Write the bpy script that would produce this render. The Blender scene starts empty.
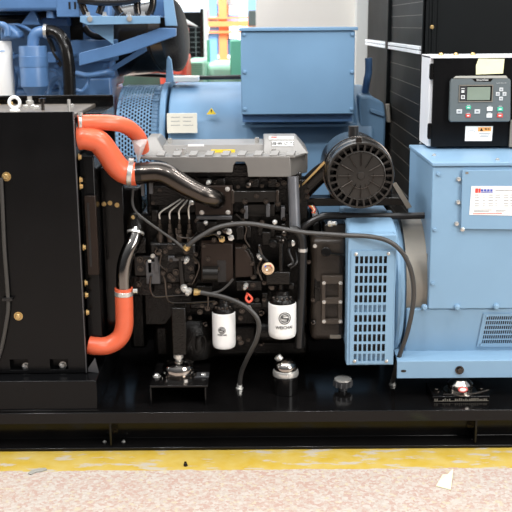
import bpy, bmesh, math, random
from mathutils import Vector, Matrix
random.seed(7)
scn = bpy.context.scene
COL = scn.collection
V = Vector

# ------------------------------------------------------------------ camera model
F, TH, RO = 968.0, math.radians(13.42), math.radians(.45)
CAM = V((0, -3.2, 1.475))
_r = V((1, 0, 0)); FW = V((0, math.cos(TH), -math.sin(TH))); _u = V((0, math.sin(TH), math.cos(TH)))
RT = math.cos(RO)*_r - math.sin(RO)*_u
UP = math.sin(RO)*_r + math.cos(RO)*_u
def ray(px, py):
    return FW + RT*((px-256)/F) + UP*((256-py)/F)
def at(px, py, Y):
    d = ray(px, py); return CAM + d*((Y-CAM.y)/d.y)
def onz(px, py, z):
    d = ray(px, py); return CAM + d*((z-CAM.z)/d.z)
def ax(px, py, Y): return at(px, py, Y).x
def az(px, py, Y): return at(px, py, Y).z

# ------------------------------------------------------------------ materials
def new_mat(name):
    m = bpy.data.materials.new(name); m.use_nodes = True
    nt = m.node_tree
    return m, nt, nt.nodes['Principled BSDF']
def lin(c):
    return tuple(((v/255)/12.92 if v/255 <= .04045 else ((v/255+.055)/1.055)**2.4) for v in c)
def paint(name, rgb, rough=.4, metal=0., spec=.5, var=.08, scale=9., bump=0., bscale=120., coat=0.):
    """painted / metal surface: slight colour and gloss variation from object-space noise"""
    m, nt, b = new_mat(name)
    N, L = nt.nodes, nt.links
    tc = N.new('ShaderNodeTexCoord')
    nz = N.new('ShaderNodeTexNoise'); nz.inputs['Scale'].default_value = scale; nz.inputs['Detail'].default_value = 5
    L.new(tc.outputs['Object'], nz.inputs['Vector'])
    rmp = N.new('ShaderNodeValToRGB')
    c = lin(rgb)
    rmp.color_ramp.elements[0].position = .3; rmp.color_ramp.elements[1].position = .7
    rmp.color_ramp.elements[0].color = tuple(v*(1-var) for v in c)+(1,)
    rmp.color_ramp.elements[1].color = tuple(min(1, v*(1+var)) for v in c)+(1,)
    L.new(nz.outputs['Fac'], rmp.inputs['Fac']); L.new(rmp.outputs['Color'], b.inputs['Base Color'])
    mr = N.new('ShaderNodeMapRange')
    mr.inputs['To Min'].default_value = max(.03, rough-.07); mr.inputs['To Max'].default_value = rough+.07
    L.new(nz.outputs['Fac'], mr.inputs['Value']); L.new(mr.outputs['Result'], b.inputs['Roughness'])
    b.inputs['Metallic'].default_value = metal
    b.inputs['Specular IOR Level'].default_value = spec
    b.inputs['Coat Weight'].default_value = coat
    if bump:
        n2 = N.new('ShaderNodeTexNoise'); n2.inputs['Scale'].default_value = bscale; n2.inputs['Detail'].default_value = 3
        L.new(tc.outputs['Object'], n2.inputs['Vector'])
        bp = N.new('ShaderNodeBump'); bp.inputs['Strength'].default_value = bump; bp.inputs['Distance'].default_value = .004
        L.new(n2.outputs['Fac'], bp.inputs['Height']); L.new(bp.outputs['Normal'], b.inputs['Normal'])
    return m
M = {}
M['black'] = paint('black_gloss_paint', (13, 12, 12), .16, spec=.28, var=.2)
M['panel'] = paint('black_panel_paint', (12, 12, 13), .24, spec=.2, var=.15)
M['cast'] = paint('black_cast_iron', (14, 12, 10), .17, spec=.3, var=.3, bump=.6, bscale=160)
M['brown'] = paint('brown_black_plate', (38, 29, 24), .34, spec=.22, var=.12)
M['grey'] = paint('dark_grey_aluminium', (84, 84, 86), .34, metal=.55, var=.15, bump=.2)
M['rubber'] = paint('black_rubber', (26, 25, 25), .34, spec=.5, var=.1)
M['plastic'] = paint('dark_plastic', (22, 20, 18), .2, spec=.3, var=.08)
M['hosegrey'] = paint('grey_rubber_hose', (58, 56, 54), .4, spec=.5, var=.08)
M['blue'] = paint('sky_blue_paint', (124, 156, 182), .42, spec=.4, var=.03, scale=5, bump=.04, bscale=300)
M['blue_back'] = paint('blue_paint_worn', (112, 147, 178), .45, spec=.4, var=.05, scale=4)
M['blue_deep'] = paint('deep_blue_paint', (78, 112, 154), .36, spec=.5, var=.14, scale=6, bump=.15, bscale=60)
M['silver'] = paint('silver_plastic_cover', (122, 119, 115), .42, metal=.35, var=.06)
M['chrome'] = paint('chromed_steel', (172, 166, 160), .13, metal=1, var=.05)
M['gunmetal'] = paint('gunmetal_pipe', (80, 75, 71), .24, metal=1, var=.08)
M['housing'] = paint('brown_grey_casting', (50, 43, 37), .3, spec=.35, var=.15, bump=.3)
M['cap_plastic'] = paint('moulded_brown_plastic', (38, 35, 32), .3, spec=.5, var=.08)
M['dark_green'] = paint('dark_green_paint', (62, 92, 80), .45, var=.1)
M['dark_chrome'] = paint('dark_polished_steel', (124, 121, 118), .12, metal=1, var=.05)
M['plate'] = paint('worn_brown_plate', (72, 63, 55), .36, spec=.4, var=.12)
M['pipe_grey'] = paint('grey_painted_pipe', (118, 119, 123), .3, metal=.5, var=.05)
M['zinc'] = paint('zinc_steel', (205, 203, 198), .25, metal=.65, var=.08)
M['brass'] = paint('yellow_zinc_bolt', (205, 175, 120), .3, metal=.8, var=.1)
M['orange'] = paint('orange_silicone', (214, 98, 66), .3, spec=.45, var=.04, scale=30)
M['white'] = paint('white_enamel', (238, 237, 234), .3, spec=.5, var=.01)
M['offwhite'] = paint('white_sheet_metal', (226, 226, 228), .4, var=.02)
M['paper'] = paint('paper_label', (236, 234, 230), .55, var=.015, scale=40)
M['cream'] = paint('cream_label', (226, 222, 208), .6, var=.02, scale=40)
M['note'] = paint('yellow_note_paper', (234, 231, 186), .7, var=.04, scale=40)
M['ink'] = paint('grey_ink', (128, 130, 136), .6, var=.05)
M['darkink'] = paint('black_ink', (40, 40, 42), .6, var=.05)
M['red'] = paint('red_print', (214, 74, 66), .5, var=.05)
M['blueprint'] = paint('blue_print', (72, 86, 176), .5, var=.05)
M['orangeprint'] = paint('orange_print', (240, 168, 92), .5, var=.05)
M['yellow'] = paint('yellow_print', (236, 204, 60), .5, var=.05)
M['keypad'] = paint('grey_controller_plastic', (90, 98, 100), .5, var=.03)
M['bezel'] = paint('pale_bezel_plastic', (150, 148, 140), .5, var=.03)
M['lcd'] = paint('grey_green_lcd', (128, 140, 126), .25, var=.05, scale=20)
M['green_key'] = paint('green_key', (64, 186, 150), .45, var=.03)
M['grey_key'] = paint('pale_grey_key', (196, 198, 198), .45, var=.03)
M['dust'] = paint('dusty_steel', (112, 104, 96), .4, metal=.5, var=.25, scale=25)
M['steel'] = paint('bare_lamination_steel', (128, 122, 112), .42, metal=.3, var=.12)
M['green'] = paint('green_paint', (96, 176, 148), .45, var=.04)
M['palegreen'] = paint('pale_green_paint', (150, 196, 174), .45, var=.04)
M['redpaint'] = paint('red_orange_paint', (224, 92, 70), .45, var=.06)
M['rack_orange'] = paint('rack_orange', (240, 140, 84), .5, var=.04)
M['rack_blue'] = paint('rack_blue', (110, 160, 214), .5, var=.04)
M['canopy'] = paint('canopy_black', (20, 22, 23), .5, spec=.07, var=.12, scale=3)
M['seam'] = paint('seam_grey', (84, 78, 70), .5, var=.1)
M['rail'] = paint('canopy_rail', (232, 236, 240), .5, metal=0, var=.05)
M['wall'] = paint('cream_wall', (232, 228, 220), .8, var=.01, scale=2)
M['pillar'] = paint('white_pillar', (222, 224, 220), .7, var=.03, scale=2)
M['farwall'] = paint('pale_blue_sheet_wall', (196, 214, 230), .7, var=.03, scale=1)
M['copper'] = paint('connector_beige', (206, 178, 146), .45, var=.1)

# plastic wrap
m, nt, b = new_mat('clear_plastic_film')
b.inputs['Base Color'].default_value = (.80, .80, .78, 1); b.inputs['Roughness'].default_value = .22
b.inputs['Alpha'].default_value = .38
M['film'] = m
# window glow of the far wall
m, nt, b = new_mat('daylit_window')
b.inputs['Base Color'].default_value = (.9, .92, .95, 1)
b.inputs['Emission Color'].default_value = (.93, .96, 1, 1); b.inputs['Emission Strength'].default_value = 2.0
M['window'] = m

# floor: speckled terrazzo with a worn yellow painted line
m, nt, b = new_mat('terrazzo_floor')
N, L = nt.nodes, nt.links
tc = N.new('ShaderNodeTexCoord'); OB = tc.outputs['Object']
def vor(scale):
    v = N.new('ShaderNodeTexVoronoi'); v.inputs['Scale'].default_value = scale; L.new(OB, v.inputs['Vector']); return v
def ramp(src, stops):
    r = N.new('ShaderNodeValToRGB'); e = r.color_ramp.elements
    while len(e) < len(stops): e.new(.5)
    for el, (p, c) in zip(e, stops):
        el.position = p; el.color = c if len(c) == 4 else tuple(c)+(1,)
    L.new(src, r.inputs['Fac']); return r
def mix(f, a, c):
    x = N.new('ShaderNodeMix'); x.data_type = 'RGBA'
    for s, k in ((f, 0), (a, 6), (c, 7)):
        if isinstance(s, (float, int)): x.inputs[k].default_value = s
        elif isinstance(s, tuple): x.inputs[k].default_value = s+(1,)
        else: L.new(s, x.inputs[k])
    return x.outputs[2]
def math_(op, a, c, clamp=False):
    x = N.new('ShaderNodeMath'); x.operation = op; x.use_clamp = clamp
    for s, k in ((a, 0), (c, 1)):
        if isinstance(s, (float, int)): x.inputs[k].default_value = s
        else: L.new(s, x.inputs[k])
    return x.outputs[0]
v1 = vor(95); sep = N.new('ShaderNodeSeparateColor'); L.new(v1.outputs['Color'], sep.inputs[0])
chips = ramp(sep.outputs[0], [(0, lin((196, 140, 122))), (.2, lin((206, 172, 156))), (.42, lin((210, 196, 182))), (.7, lin((226, 220, 210))), (.93, lin((226, 214, 170)))])
chips.color_ramp.interpolation = 'CONSTANT'
n0 = N.new('ShaderNodeTexNoise'); n0.inputs['Scale'].default_value = 170; n0.inputs['Detail'].default_value = 4; L.new(OB, n0.inputs['Vector'])
gr = ramp(n0.outputs['Fac'], [(.35, lin((196, 176, 162))), (.65, lin((218, 210, 200)))])
flo = mix(.5, chips.outputs[0], gr.outputs[0])
nb = N.new('ShaderNodeTexNoise'); nb.inputs['Scale'].default_value = 2.2; nb.inputs['Detail'].default_value = 3; L.new(OB, nb.inputs['Vector'])
pk = ramp(nb.outputs['Fac'], [(.4, (1, 1, 1)), (.7, (1, .95, .92))])
mm = N.new('ShaderNodeMix'); mm.data_type = 'RGBA'; mm.blend_type = 'MULTIPLY'; mm.inputs[0].default_value = 1
L.new(flo, mm.inputs[6]); L.new(pk.outputs[0], mm.inputs[7]); flo = mix(.36, mm.outputs[2], (.12, .11, .10))
sx = N.new('ShaderNodeSeparateXYZ'); L.new(OB, sx.inputs[0])
mp = N.new('ShaderNodeMapping'); mp.inputs['Scale'].default_value = (1, 3.2, 1); L.new(OB, mp.inputs['Vector'])
nw = N.new('ShaderNodeTexNoise'); nw.inputs['Scale'].default_value = 7; nw.inputs['Detail'].default_value = 7; nw.inputs['Roughness'].default_value = .62
L.new(mp.outputs[0], nw.inputs['Vector'])
edge = math_('MULTIPLY', math_('SUBTRACT', nw.outputs['Fac'], .5), .05)
yy = math_('ADD', sx.outputs['Y'], edge)
inside = math_('MULTIPLY', math_('GREATER_THAN', yy, -.158), math_('LESS_THAN', sx.outputs['Y'], .06))
worn = ramp(nw.outputs['Fac'], [(.55, (1, 1, 1)), (.60, (.1, .1, .1))])
msk = math_('MULTIPLY', inside, worn.outputs[0])
ny = N.new('ShaderNodeTexNoise'); ny.inputs['Scale'].default_value = 14; ny.inputs['Detail'].default_value = 4; L.new(OB, ny.inputs['Vector'])
yel = ramp(ny.outputs['Fac'], [(.35, lin((182, 152, 52))), (.65, lin((188, 164, 90)))])
pale = mix(inside, flo, (.44, .40, .34))
col = mix(msk, pale, yel.outputs[0])
L.new(col, b.inputs['Base Color']); b.inputs['Roughness'].default_value = .5; b.inputs['Specular IOR Level'].default_value = .3
M['floor'] = m

# ------------------------------------------------------------------ mesh helpers
def catmull(pts, n=8):
    pts = [V(p) for p in pts]
    if len(pts) < 3: return pts
    P = [2*pts[0]-pts[1]] + pts + [2*pts[-1]-pts[-2]]
    out = []
    for i in range(1, len(P)-2):
        p0, p1, p2, p3 = P[i-1:i+3]
        for k in range(n):
            t = k/n
            out.append(.5*((2*p1)+(p2-p0)*t+(2*p0-5*p1+4*p2-p3)*t*t+(3*p1-p0-3*p2+p3)*t**3))
    out.append(pts[-1]); return out
class MB:
    def __init__(s): s.bm = bmesh.new()
    def box(s, x0, x1, y0, y1, z0, z1):
        if x0 > x1: x0, x1 = x1, x0
        if z0 > z1: z0, z1 = z1, z0
        v = [s.bm.verts.new(p) for p in ((x0,y0,z0),(x1,y0,z0),(x1,y1,z0),(x0,y1,z0),(x0,y0,z1),(x1,y0,z1),(x1,y1,z1),(x0,y1,z1))]
        for f in ((3,2,1,0),(4,5,6,7),(0,1,5,4),(1,2,6,5),(2,3,7,6),(3,0,4,7)): s.bm.faces.new([v[i] for i in f])
        return s
    def pbox(s, px0, py0, px1, py1, Y0, Y1):
        cy, cx = (py0+py1)/2, (px0+px1)/2
        return s.box(ax(px0, cy, Y0), ax(px1, cy, Y0), Y0, Y1, az(cx, py1, Y0), az(cx, py0, Y0))
    def prism(s, poly, vec):
        vec = V(vec)
        a = [s.bm.verts.new(p) for p in poly]; c = [s.bm.verts.new(V(p)+vec) for p in poly]
        n = len(poly)
        s.bm.faces.new(a); s.bm.faces.new(c[::-1])
        for i in range(n): s.bm.faces.new((a[(i+1)%n], a[i], c[i], c[(i+1)%n]))
        return s
    def hexa(s, q):   # eight corner points: bottom four, top four
        v = [s.bm.verts.new(p) for p in q]
        for f in ((3,2,1,0),(4,5,6,7),(0,1,5,4),(1,2,6,5),(2,3,7,6),(3,0,4,7)): s.bm.faces.new([v[i] for i in f])
        return s
    def tube(s, pts, r, n=12, smooth=8, cap=True):
        pts = catmull(pts, smooth) if smooth else [V(p) for p in pts]
        rr = r if isinstance(r, (list, tuple)) else [r]*len(pts)
        if len(rr) != len(pts): rr = [rr[min(len(rr)-1, int(i*len(rr)/len(pts)))] for i in range(len(pts))]
        t = (pts[1]-pts[0]).normalized()
        a = t.orthogonal().normalized(); rings = []
        for i, p in enumerate(pts):
            t = ((pts[min(i+1, len(pts)-1)])-(pts[max(i-1, 0)])).normalized()
            a = (a - t*a.dot(t)).normalized(); c = t.cross(a)
            rings.append([s.bm.verts.new(p+(a*math.cos(2*math.pi*k/n)+c*math.sin(2*math.pi*k/n))*rr[i]) for k in range(n)])
        for i in range(len(rings)-1):
            for k in range(n): s.bm.faces.new((rings[i][k], rings[i][(k+1)%n], rings[i+1][(k+1)%n], rings[i+1][k]))
        if cap: s.bm.faces.new(rings[0][::-1]); s.bm.faces.new(rings[-1])
        return s
    def lathe(s, o, axis, prof, n=24, squash=None):   # prof: (radius, height along axis)
        o = V(o); t = V(axis).normalized(); a = t.orthogonal().normalized(); c = t.cross(a); rings = []
        for r, h in prof:
            if r < 1e-6: rings.append([s.bm.verts.new(o+t*h)])
            else: rings.append([s.bm.verts.new(o+t*h+(a*math.cos(2*math.pi*k/n)+c*math.sin(2*math.pi*k/n))*r) for k in range(n)])
        for i in range(len(rings)-1):
            A, B = rings[i], rings[i+1]
            for k in range(n):
                k2 = (k+1) % n
                if len(A) == 1 and len(B) == 1: continue
                if len(A) == 1: s.bm.faces.new((A[0], B[k2], B[k]))
                elif len(B) == 1: s.bm.faces.new((A[k], A[k2], B[0]))
                else: s.bm.faces.new((A[k], A[k2], B[k2], B[k]))
        if len(rings[0]) > 1: s.bm.faces.new(rings[0][::-1])
        if len(rings[-1]) > 1: s.bm.faces.new(rings[-1])
        return s
    def cyl(s, p0, p1, r, n=16):
        p0, p1 = V(p0), V(p1); return s.lathe(p0, p1-p0, [(r, 0), (r, (p1-p0).length)], n)
    def grid(s, xs, zs, hole, f):   # plate with rectangular holes; f(x,z,side) maps to a 3-D point
        nx, nz = len(xs), len(zs)
        fr = [[s.bm.verts.new(f(x, z, 0)) for z in zs] for x in xs]; bk = [[s.bm.verts.new(f(x, z, 1)) for z in zs] for x in xs]
        sol = lambda i, j: 0 <= i < nx-1 and 0 <= j < nz-1 and not hole(i, j)
        for i in range(nx-1):
            for j in range(nz-1):
                if not sol(i, j): continue
                s.bm.faces.new((fr[i][j], fr[i+1][j], fr[i+1][j+1], fr[i][j+1]))
                s.bm.faces.new((bk[i][j+1], bk[i+1][j+1], bk[i+1][j], bk[i][j]))
                for (di, dj, p, q) in ((-1,0,(i,j),(i,j+1)), (1,0,(i+1,j+1),(i+1,j)), (0,-1,(i+1,j),(i,j)), (0,1,(i,j+1),(i+1,j+1))):
                    if not sol(i+di, j+dj):
                        s.bm.faces.new((fr[p[0]][p[1]], fr[q[0]][q[1]], bk[q[0]][q[1]], bk[p[0]][p[1]]))
        loose = [v for v in s.bm.verts if not v.link_faces]
        bmesh.ops.delete(s.bm, geom=loose, context='VERTS')
        return s
    def build(s, name, mat, parent=None, bevel=0., angle=35, seg=2):
        bm = s.bm
        bmesh.ops.recalc_face_normals(bm, faces=bm.faces)
        lo = V((min(v.co[i] for v in bm.verts) for i in range(3))); hi = V((max(v.co[i] for v in bm.verts) for i in range(3)))
        c = (lo+hi)/2
        for v in bm.verts: v.co -= c
        me = bpy.data.meshes.new(name); bm.to_mesh(me); bm.free()
        me.materials.append(mat if not isinstance(mat, str) else M[mat])
        me.polygons.foreach_set('use_smooth', [True]*len(me.polygons)); me.set_sharp_from_angle(angle=math.radians(angle))
        return link(name, me, c, parent, bevel, seg)
WL = {}
def link(name, me, loc, parent=None, bevel=0., seg=2):
    o = bpy.data.objects.new(name, me); COL.objects.link(o)
    WL[o.name] = V(loc)
    if parent: o.parent = parent; o.location = V(loc)-WL[parent.name]
    else: o.location = loc
    if bevel:
        md = o.modifiers.new('edge_bevel', 'BEVEL'); md.width = bevel; md.segments = seg; md.limit_method = 'ANGLE'; md.angle_limit = math.radians(40)
    return o
def thing(name, label, cat, loc, group=None):
    o = bpy.data.objects.new(name, None); COL.objects.link(o); o.location = loc; WL[o.name] = V(loc)
    o.empty_display_size = .05
    return tag(o, label, cat, group)
def tag(o, label, cat, group=None):
    o['label'] = label; o['category'] = cat
    if group: o['group'] = group
    return o
def struct(o): o['kind'] = 'structure'; return o
_bolt = {}
def bolt(p, d, r, parent, mat='zinc', name='bolt', washer=True):
    """hex bolt head with washer, shared mesh per size and direction"""
    key = (tuple(round(x, 2) for x in d), r, mat)
    p = V(p)
    if key in _bolt:
        src = _bolt[key]; o = src.copy(); o.name = name; COL.objects.link(o); WL[o.name] = p
        o.parent = parent; o.location = p-WL[parent.name]; return o
    mb = MB(); d = V(d)
    if washer: mb.lathe((0,0,0), d, [(r*1.45, 0), (r*1.45, r*.25)], 14)
    mb.lathe(d*(r*.2), d, [(r, 0), (r, r*.75), (r*.8, r*.95), (0, r*.95)], 6)
    bmesh.ops.recalc_face_normals(mb.bm, faces=mb.bm.faces)
    me = bpy.data.meshes.new(name); mb.bm.to_mesh(me); mb.bm.free(); me.materials.append(M[mat])
    o = link(name, me, p, parent); _bolt[key] = o
    return o
def text(name, s, mat, parent, loc, size, rx=math.pi/2, ext=.0004, shear=0, sx=1., align='CENTER', offset=0.):
    cu = bpy.data.curves.new(name, 'FONT'); cu.body = s; cu.size = size; cu.extrude = ext; cu.shear = shear; cu.offset = offset
    cu.align_x = align; cu.align_y = 'CENTER'
    t = bpy.data.objects.new(name+'_src', cu); COL.objects.link(t)
    bpy.context.view_layer.update()
    me = bpy.data.meshes.new_from_object(t.evaluated_get(bpy.context.evaluated_depsgraph_get()))
    bpy.data.objects.remove(t)
    me.transform(Matrix.Rotation(rx, 4, 'X') @ Matrix.Diagonal((sx, 1, 1, 1)))
    me.materials.clear(); me.materials.append(M[mat])
    return link(name, me, loc, parent)
X_, Y_, Z_ = V((1,0,0)), V((0,1,0)), V((0,0,1))
FR = V((0,-1,0))

# ------------------------------------------------------------------ setting
def plane(name, pts, mat):
    bm = bmesh.new(); bm.faces.new([bm.verts.new(p) for p in pts])
    me = bpy.data.meshes.new(name); bm.to_mesh(me); bm.free(); me.materials.append(M[mat])
    o = bpy.data.objects.new(name, me); COL.objects.link(o); WL[o.name] = V((0,0,0)); return struct(o)
plane('floor', [(-9,-7,0),(9,-7,0),(9,14,0),(-9,14,0)], 'floor')
struct(MB().box(-9, 9, 13.8, 14, 0, 6).build('wall_back', 'farwall'))
mb = MB().box(ax(256, 40, 4.1), ax(356, 40, 4.1), 4.1, 4.3, 0, 3.2)
struct(mb.build('wall_middle', 'wall'))
struct(MB().box(ax(355.5, 40, 4.0), ax(368, 40, 4.0), 4.0, 4.32, 0, 3.2).build('trim_1', 'pillar', bevel=.01))
# far daylit window
wz0, wz1 = az(200, 64, 13.7), az(200, 22, 13.7)
wx0, wx1 = ax(196, 40, 13.7), ax(262, 40, 13.7)
w = struct(MB().box(wx0, wx1, 13.74, 13.79, wz0, wz1).build('window_1', 'window'))
mb = MB()
for k in range(5):
    x = wx0+(wx1-wx0)*k/4; mb.box(x-.02, x+.02, 13.68, 13.75, wz0, wz1)
for z in (wz0, (wz0+wz1)/2, wz1): mb.box(wx0, wx1, 13.68, 13.75, z-.02, z+.02)
mb.build('window_frame', 'offwhite', w)
# white roof beam far above
o = struct(MB().box(-4, 4, 9.2, 9.5, az(220, 5, 9.2), az(220, 5, 9.2)+.5).build('trim_2', 'pillar'))

# ------------------------------------------------------------------ skid base frame
skid = thing('generator_skid', 'long black steel base frame lying along the yellow floor line', 'base frame', (0, .4, 0))
zt = .146
mb = MB().prism([(-1.35, 0, zt), (-1.35, 0, zt-.042), (-1.35, .006, zt-.042), (-1.35, .006, zt-.012), (-1.35, .084, zt-.012), (-1.35, .084, .012), (-1.35, 0, .012), (-1.35, 0, .0005), (-1.35, .094, .0005), (-1.35, .094, zt)], (2.7, 0, 0))
mb.build('side_rail', 'black', skid, bevel=.002)
MB().box(-1.35, 1.35, .0945, .82, zt-.02, zt-.0008).build('deck_plate', 'black', skid)
MB().box(-1.35, 1.35, .822, .88, 0.0005, .36).build('rear_blackout', 'black', skid, bevel=.003)  # raised black wall added to keep the gap under the engine dark
for px in (110.5, 476):
    x = ax(px, 435, .01); MB().box(x-.004, x+.004, .012, .0835, .0125, zt-.0125).build('gusset', 'black', skid, bevel=.0015)
for px, py in ((114.5, 431), (471, 425.5)):
    p = at(px, py, .08); bolt((p.x, .0838, p.z), FR, .009, skid, 'gunmetal')
for px in (103, 122, 478):
    p = onz(px, 447, .0125); bolt((p.x, .05, .0125), Z_, .005, skid, 'zinc')

# ------------------------------------------------------------------ radiator
rad = thing('radiator', 'black radiator housing at the left end of the front base frame', 'radiator', (-.85, .3, zt))
YP = .09
xr = ax(73.5, 130, YP); zt_r = az(40, 112, YP); zb_r = az(50, 373, YP)
# stand
xs_ = ax(97, 395, .02); zs1 = az(50, 381, .02)
MB().box(-1.32, xs_, .02, .62, zt, zs1).build('stand', 'panel', rad, bevel=.003)
MB().box(-1.32, ax(98.5, 409, .012), .012, .03, zt, zt+.006).build('stand_flange', 'black', rad, bevel=.001)
# front panel with two oblong holes
hx = [-1.32, ax(10, 365, YP), ax(28, 365, YP), ax(50, 365, YP), ax(68, 365, YP), xr]
hz = [zb_r, az(40, 370, YP), az(40, 359.5, YP), zt_r]
MB().grid(hx, hz, lambda i, j: j == 1 and i in (1, 3), lambda x, z, s: (x, YP+.005*s, z)).build('side_panel', 'panel', rad, bevel=.0012)
# folded right edge of the panel
MB().box(xr-.006, xr-.0005, YP+.0055, YP+.05, zb_r, zt_r-.03).build('panel_flange', 'black', rad, bevel=.002)
MB().box(xr-.0004, xr+.0035, YP-.002, YP+.008, zb_r, zt_r).build('edge_highlight', 'grey', rad, bevel=.001)  # paler strip standing in for light caught along the sheet edge
for px, py in ((59, 365), (22, 366)):
    bolt(at(px+4, py, YP+.03), FR, .010, rad, 'zinc')
MB().box(-1.32, xr-.01, YP+.03, YP+.05, zs1, zs1+.09).build('sill', 'panel', rad)
# core and top tank
MB().box(-1.32, xr-.007, YP+.052, .60, zs1, zt_r-.03).build('core', 'panel', rad)
MB().box(-1.32, xr-.004, YP+.006, .60, zt_r-.028, zt_r-.012).build('top_tank', 'dust', rad, bevel=.003)
zr = az(60, 95, .62)
xsr = ax(114, 105, .62)
MB().box(-1.30, xsr, .612, .626, zs1, zr).build('rear_plate', 'panel', rad, bevel=.002)
MB().box(xr+.004, xsr, .30, .611, zt_r-.06, zt_r-.022).build('shroud_top', 'panel', rad, bevel=.003)
MB().box(-1.30, xsr, .596, .6115, zr-.008, zr).build('rim', 'black', rad, bevel=.001)
# fan shroud between the core and the engine
mb = MB().box(xr, ax(98, 250, .16), .16, .60, .30, zt_r-.16)
mb.build('fan_shroud', 'panel', rad, bevel=.004)
mb = MB().box(ax(98, 250, .16)+.001, ax(126, 250, .26), .26, .60, .36, az(110, 168, .26))
mb.build('fan_guard', 'black', rad, bevel=.006)
mb = MB().pbox(86, 196, 97, 275, .135, .155); mb.build('slotted_bracket', 'brown', rad, bevel=.002)
MB().pbox(88.3, 203, 90.6, 267, .133, .1349).build('bracket_slot', 'rubber', rad)
mb = MB().hexa([at(88, 372, .10), at(99, 373, .10), at(99, 373, .2), at(88, 372, .2), at(88, 368, .10), at(95, 358, .10), at(95, 358, .2), at(88, 368, .2)])
mb.build('foot_bracket', 'grey', rad, bevel=.001)
for px, py in ((84, 157), (76.5, 180), (80.5, 186.5), (81.5, 247.5), (86, 283), (88.2, 295), (86.4, 312.5)):
    p = at(px, py, .128); bolt((xr+.006, .128, p.z), X_, .0085, rad, 'brass')
for px, py in ((110, 203), (104, 204), (117, 205)): bolt(at(px, py, .26), FR, .006, rad, 'brass')
for px, py in ((6.5, 176.5), (18.5, 316)): bolt(at(px, py, YP), FR, .011, rad, 'brass')
# things on the top tank
zz = zt_r-.012
p = onz(15, 111, zz)
mb = MB()
ring = [V((p.x+.019*math.cos(a), p.y, zz+.030+.019*math.sin(a))) for a in [2*math.pi*k/24 for k in range(24)]]
for k in range(24): mb.tube([ring[k], ring[(k+1) % 24]], .0062, 8, 0)
mb.lathe((p.x, p.y, zz), Z_, [(.018, 0), (.018, .006), (.010, .008), (.010, .014)], 14)
mb.build('lifting_eye', 'white', rad)
p = onz(43, 110, zz); MB().lathe((p.x, p.y, zz), Z_, [(.006, 0), (.006, .028), (.013, .028), (.013, .042), (.0, .042)], 12).build('filler_neck', 'gunmetal', rad)
p = onz(30, 104, zz); MB().lathe((p.x, p.y, zz), Z_, [(.016, 0), (.016, .012), (.010, .016), (.010, .03), (0, .03)], 10).build('drain_plug', 'zinc', rad)
for px, py, mt in ((3, 103, 'brass'), (22, 101, 'brass'), (33, 108, 'zinc'), (26, 108, 'zinc'), (37, 109, 'zinc'), (71, 107, 'zinc')):
    q = onz(px, py, zz); bolt((q.x, min(q.y, .57), zz), Z_, .010, rad, mt)
p = onz(72, 110, zz)
MB().cyl((xr-.02, YP+.05, zz), (xr-.02, YP+.05, zz+.05), .006, 8).build('vent_stud', 'zinc', rad)
# vent hose clipped on the panel front
mb = MB().tube([at(1, 178, .079), at(2.2, 200, .079), at(4.5, 250, .079), at(7.5, 290, .078), at(8.2, 308, .078), at(5.5, 328, .078), at(1.5, 348, .079), at(-3, 362, .079)], .0068, 10)
h = tag(mb.build('overflow_hose', 'hosegrey'), 'thin black hose hanging down the front of the radiator panel at the photo edge', 'hose')
MB().pbox(2, 298.5, 12, 301, .069, .0885).build('hose_clip', 'rubber', h)

# ------------------------------------------------------------------ orange hoses
def clamp(pts, r, parent, w=.006):
    a, c = V(pts[0]), V(pts[1])
    mb = MB().cyl(a, c, r*1.05, 24)
    t = (c-a).normalized(); side = t.cross(FR).normalized()
    return mb.build('hose_clamp', 'zinc', parent, bevel=.0015)
rA = .041
pA = [V((xr+.005, .15, at(74, 138.5, .15).z)), at(86, 138, .15), at(98, 141.5, .16), at(107, 152, .175), at(115, 164, .19), at(123, 171.5, .2), at(132, 174, .2), at(136, 174, .2)]
hA = tag(MB().tube(pA, rA, 24, 10).build('coolant_hose', 'orange'), 'thick S-shaped orange hose in front, from radiator top to steel intake pipe', 'hose', 'orange coolant hoses')
clamp((at(128, 173.4, .2), at(133, 174, .2)), rA*.99, hA)
MB().cyl(at(129, 160, .178), at(134, 160, .178), .007, 8).build('clamp_screw', 'zinc', hA)
rB = .0275
pB = [V((xr+.005, .15, at(75, 123, .15).z)), at(95, 122.5, .165), at(112, 123, .19), at(124, 125.5, .22), at(133, 131, .255), at(139.5, 139, .29), at(142, 150, .32)]
hB = tag(MB().tube(pB, rB, 20, 10).build('coolant_hose', 'orange'), 'orange hose behind, running straight from the radiator top then bending down into plastic film', 'hose', 'orange coolant hoses')
clamp((at(78.8, 122.8, .152), at(82, 122.8, .154)), rB, hB)
MB().cyl(at(80.5, 116, .14), at(80.5, 112.5, .14), .008, 8).build('clamp_screw', 'zinc', hB)
rC = .033
pC = [at(123.7, 288, .18), at(124.3, 310, .18), at(124, 327, .18), at(119, 338.5, .175), at(108, 345.3, .165), at(96, 346, .15), V((xr+.005, .15, at(88, 345, .15).z))]
hC = tag(MB().tube(pC, rC, 24, 10).build('coolant_hose', 'orange'), 'lower orange L-shaped hose joining the radiator bottom to the chrome pipe', 'hose', 'orange coolant hoses')
clamp((at(123.9, 291, .18), at(124, 295.5, .18)), rC*.99, hC)
MB().cyl(at(133, 291, .165), at(137.5, 291, .165), .008, 8).build('clamp_screw', 'zinc', hC)
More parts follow.
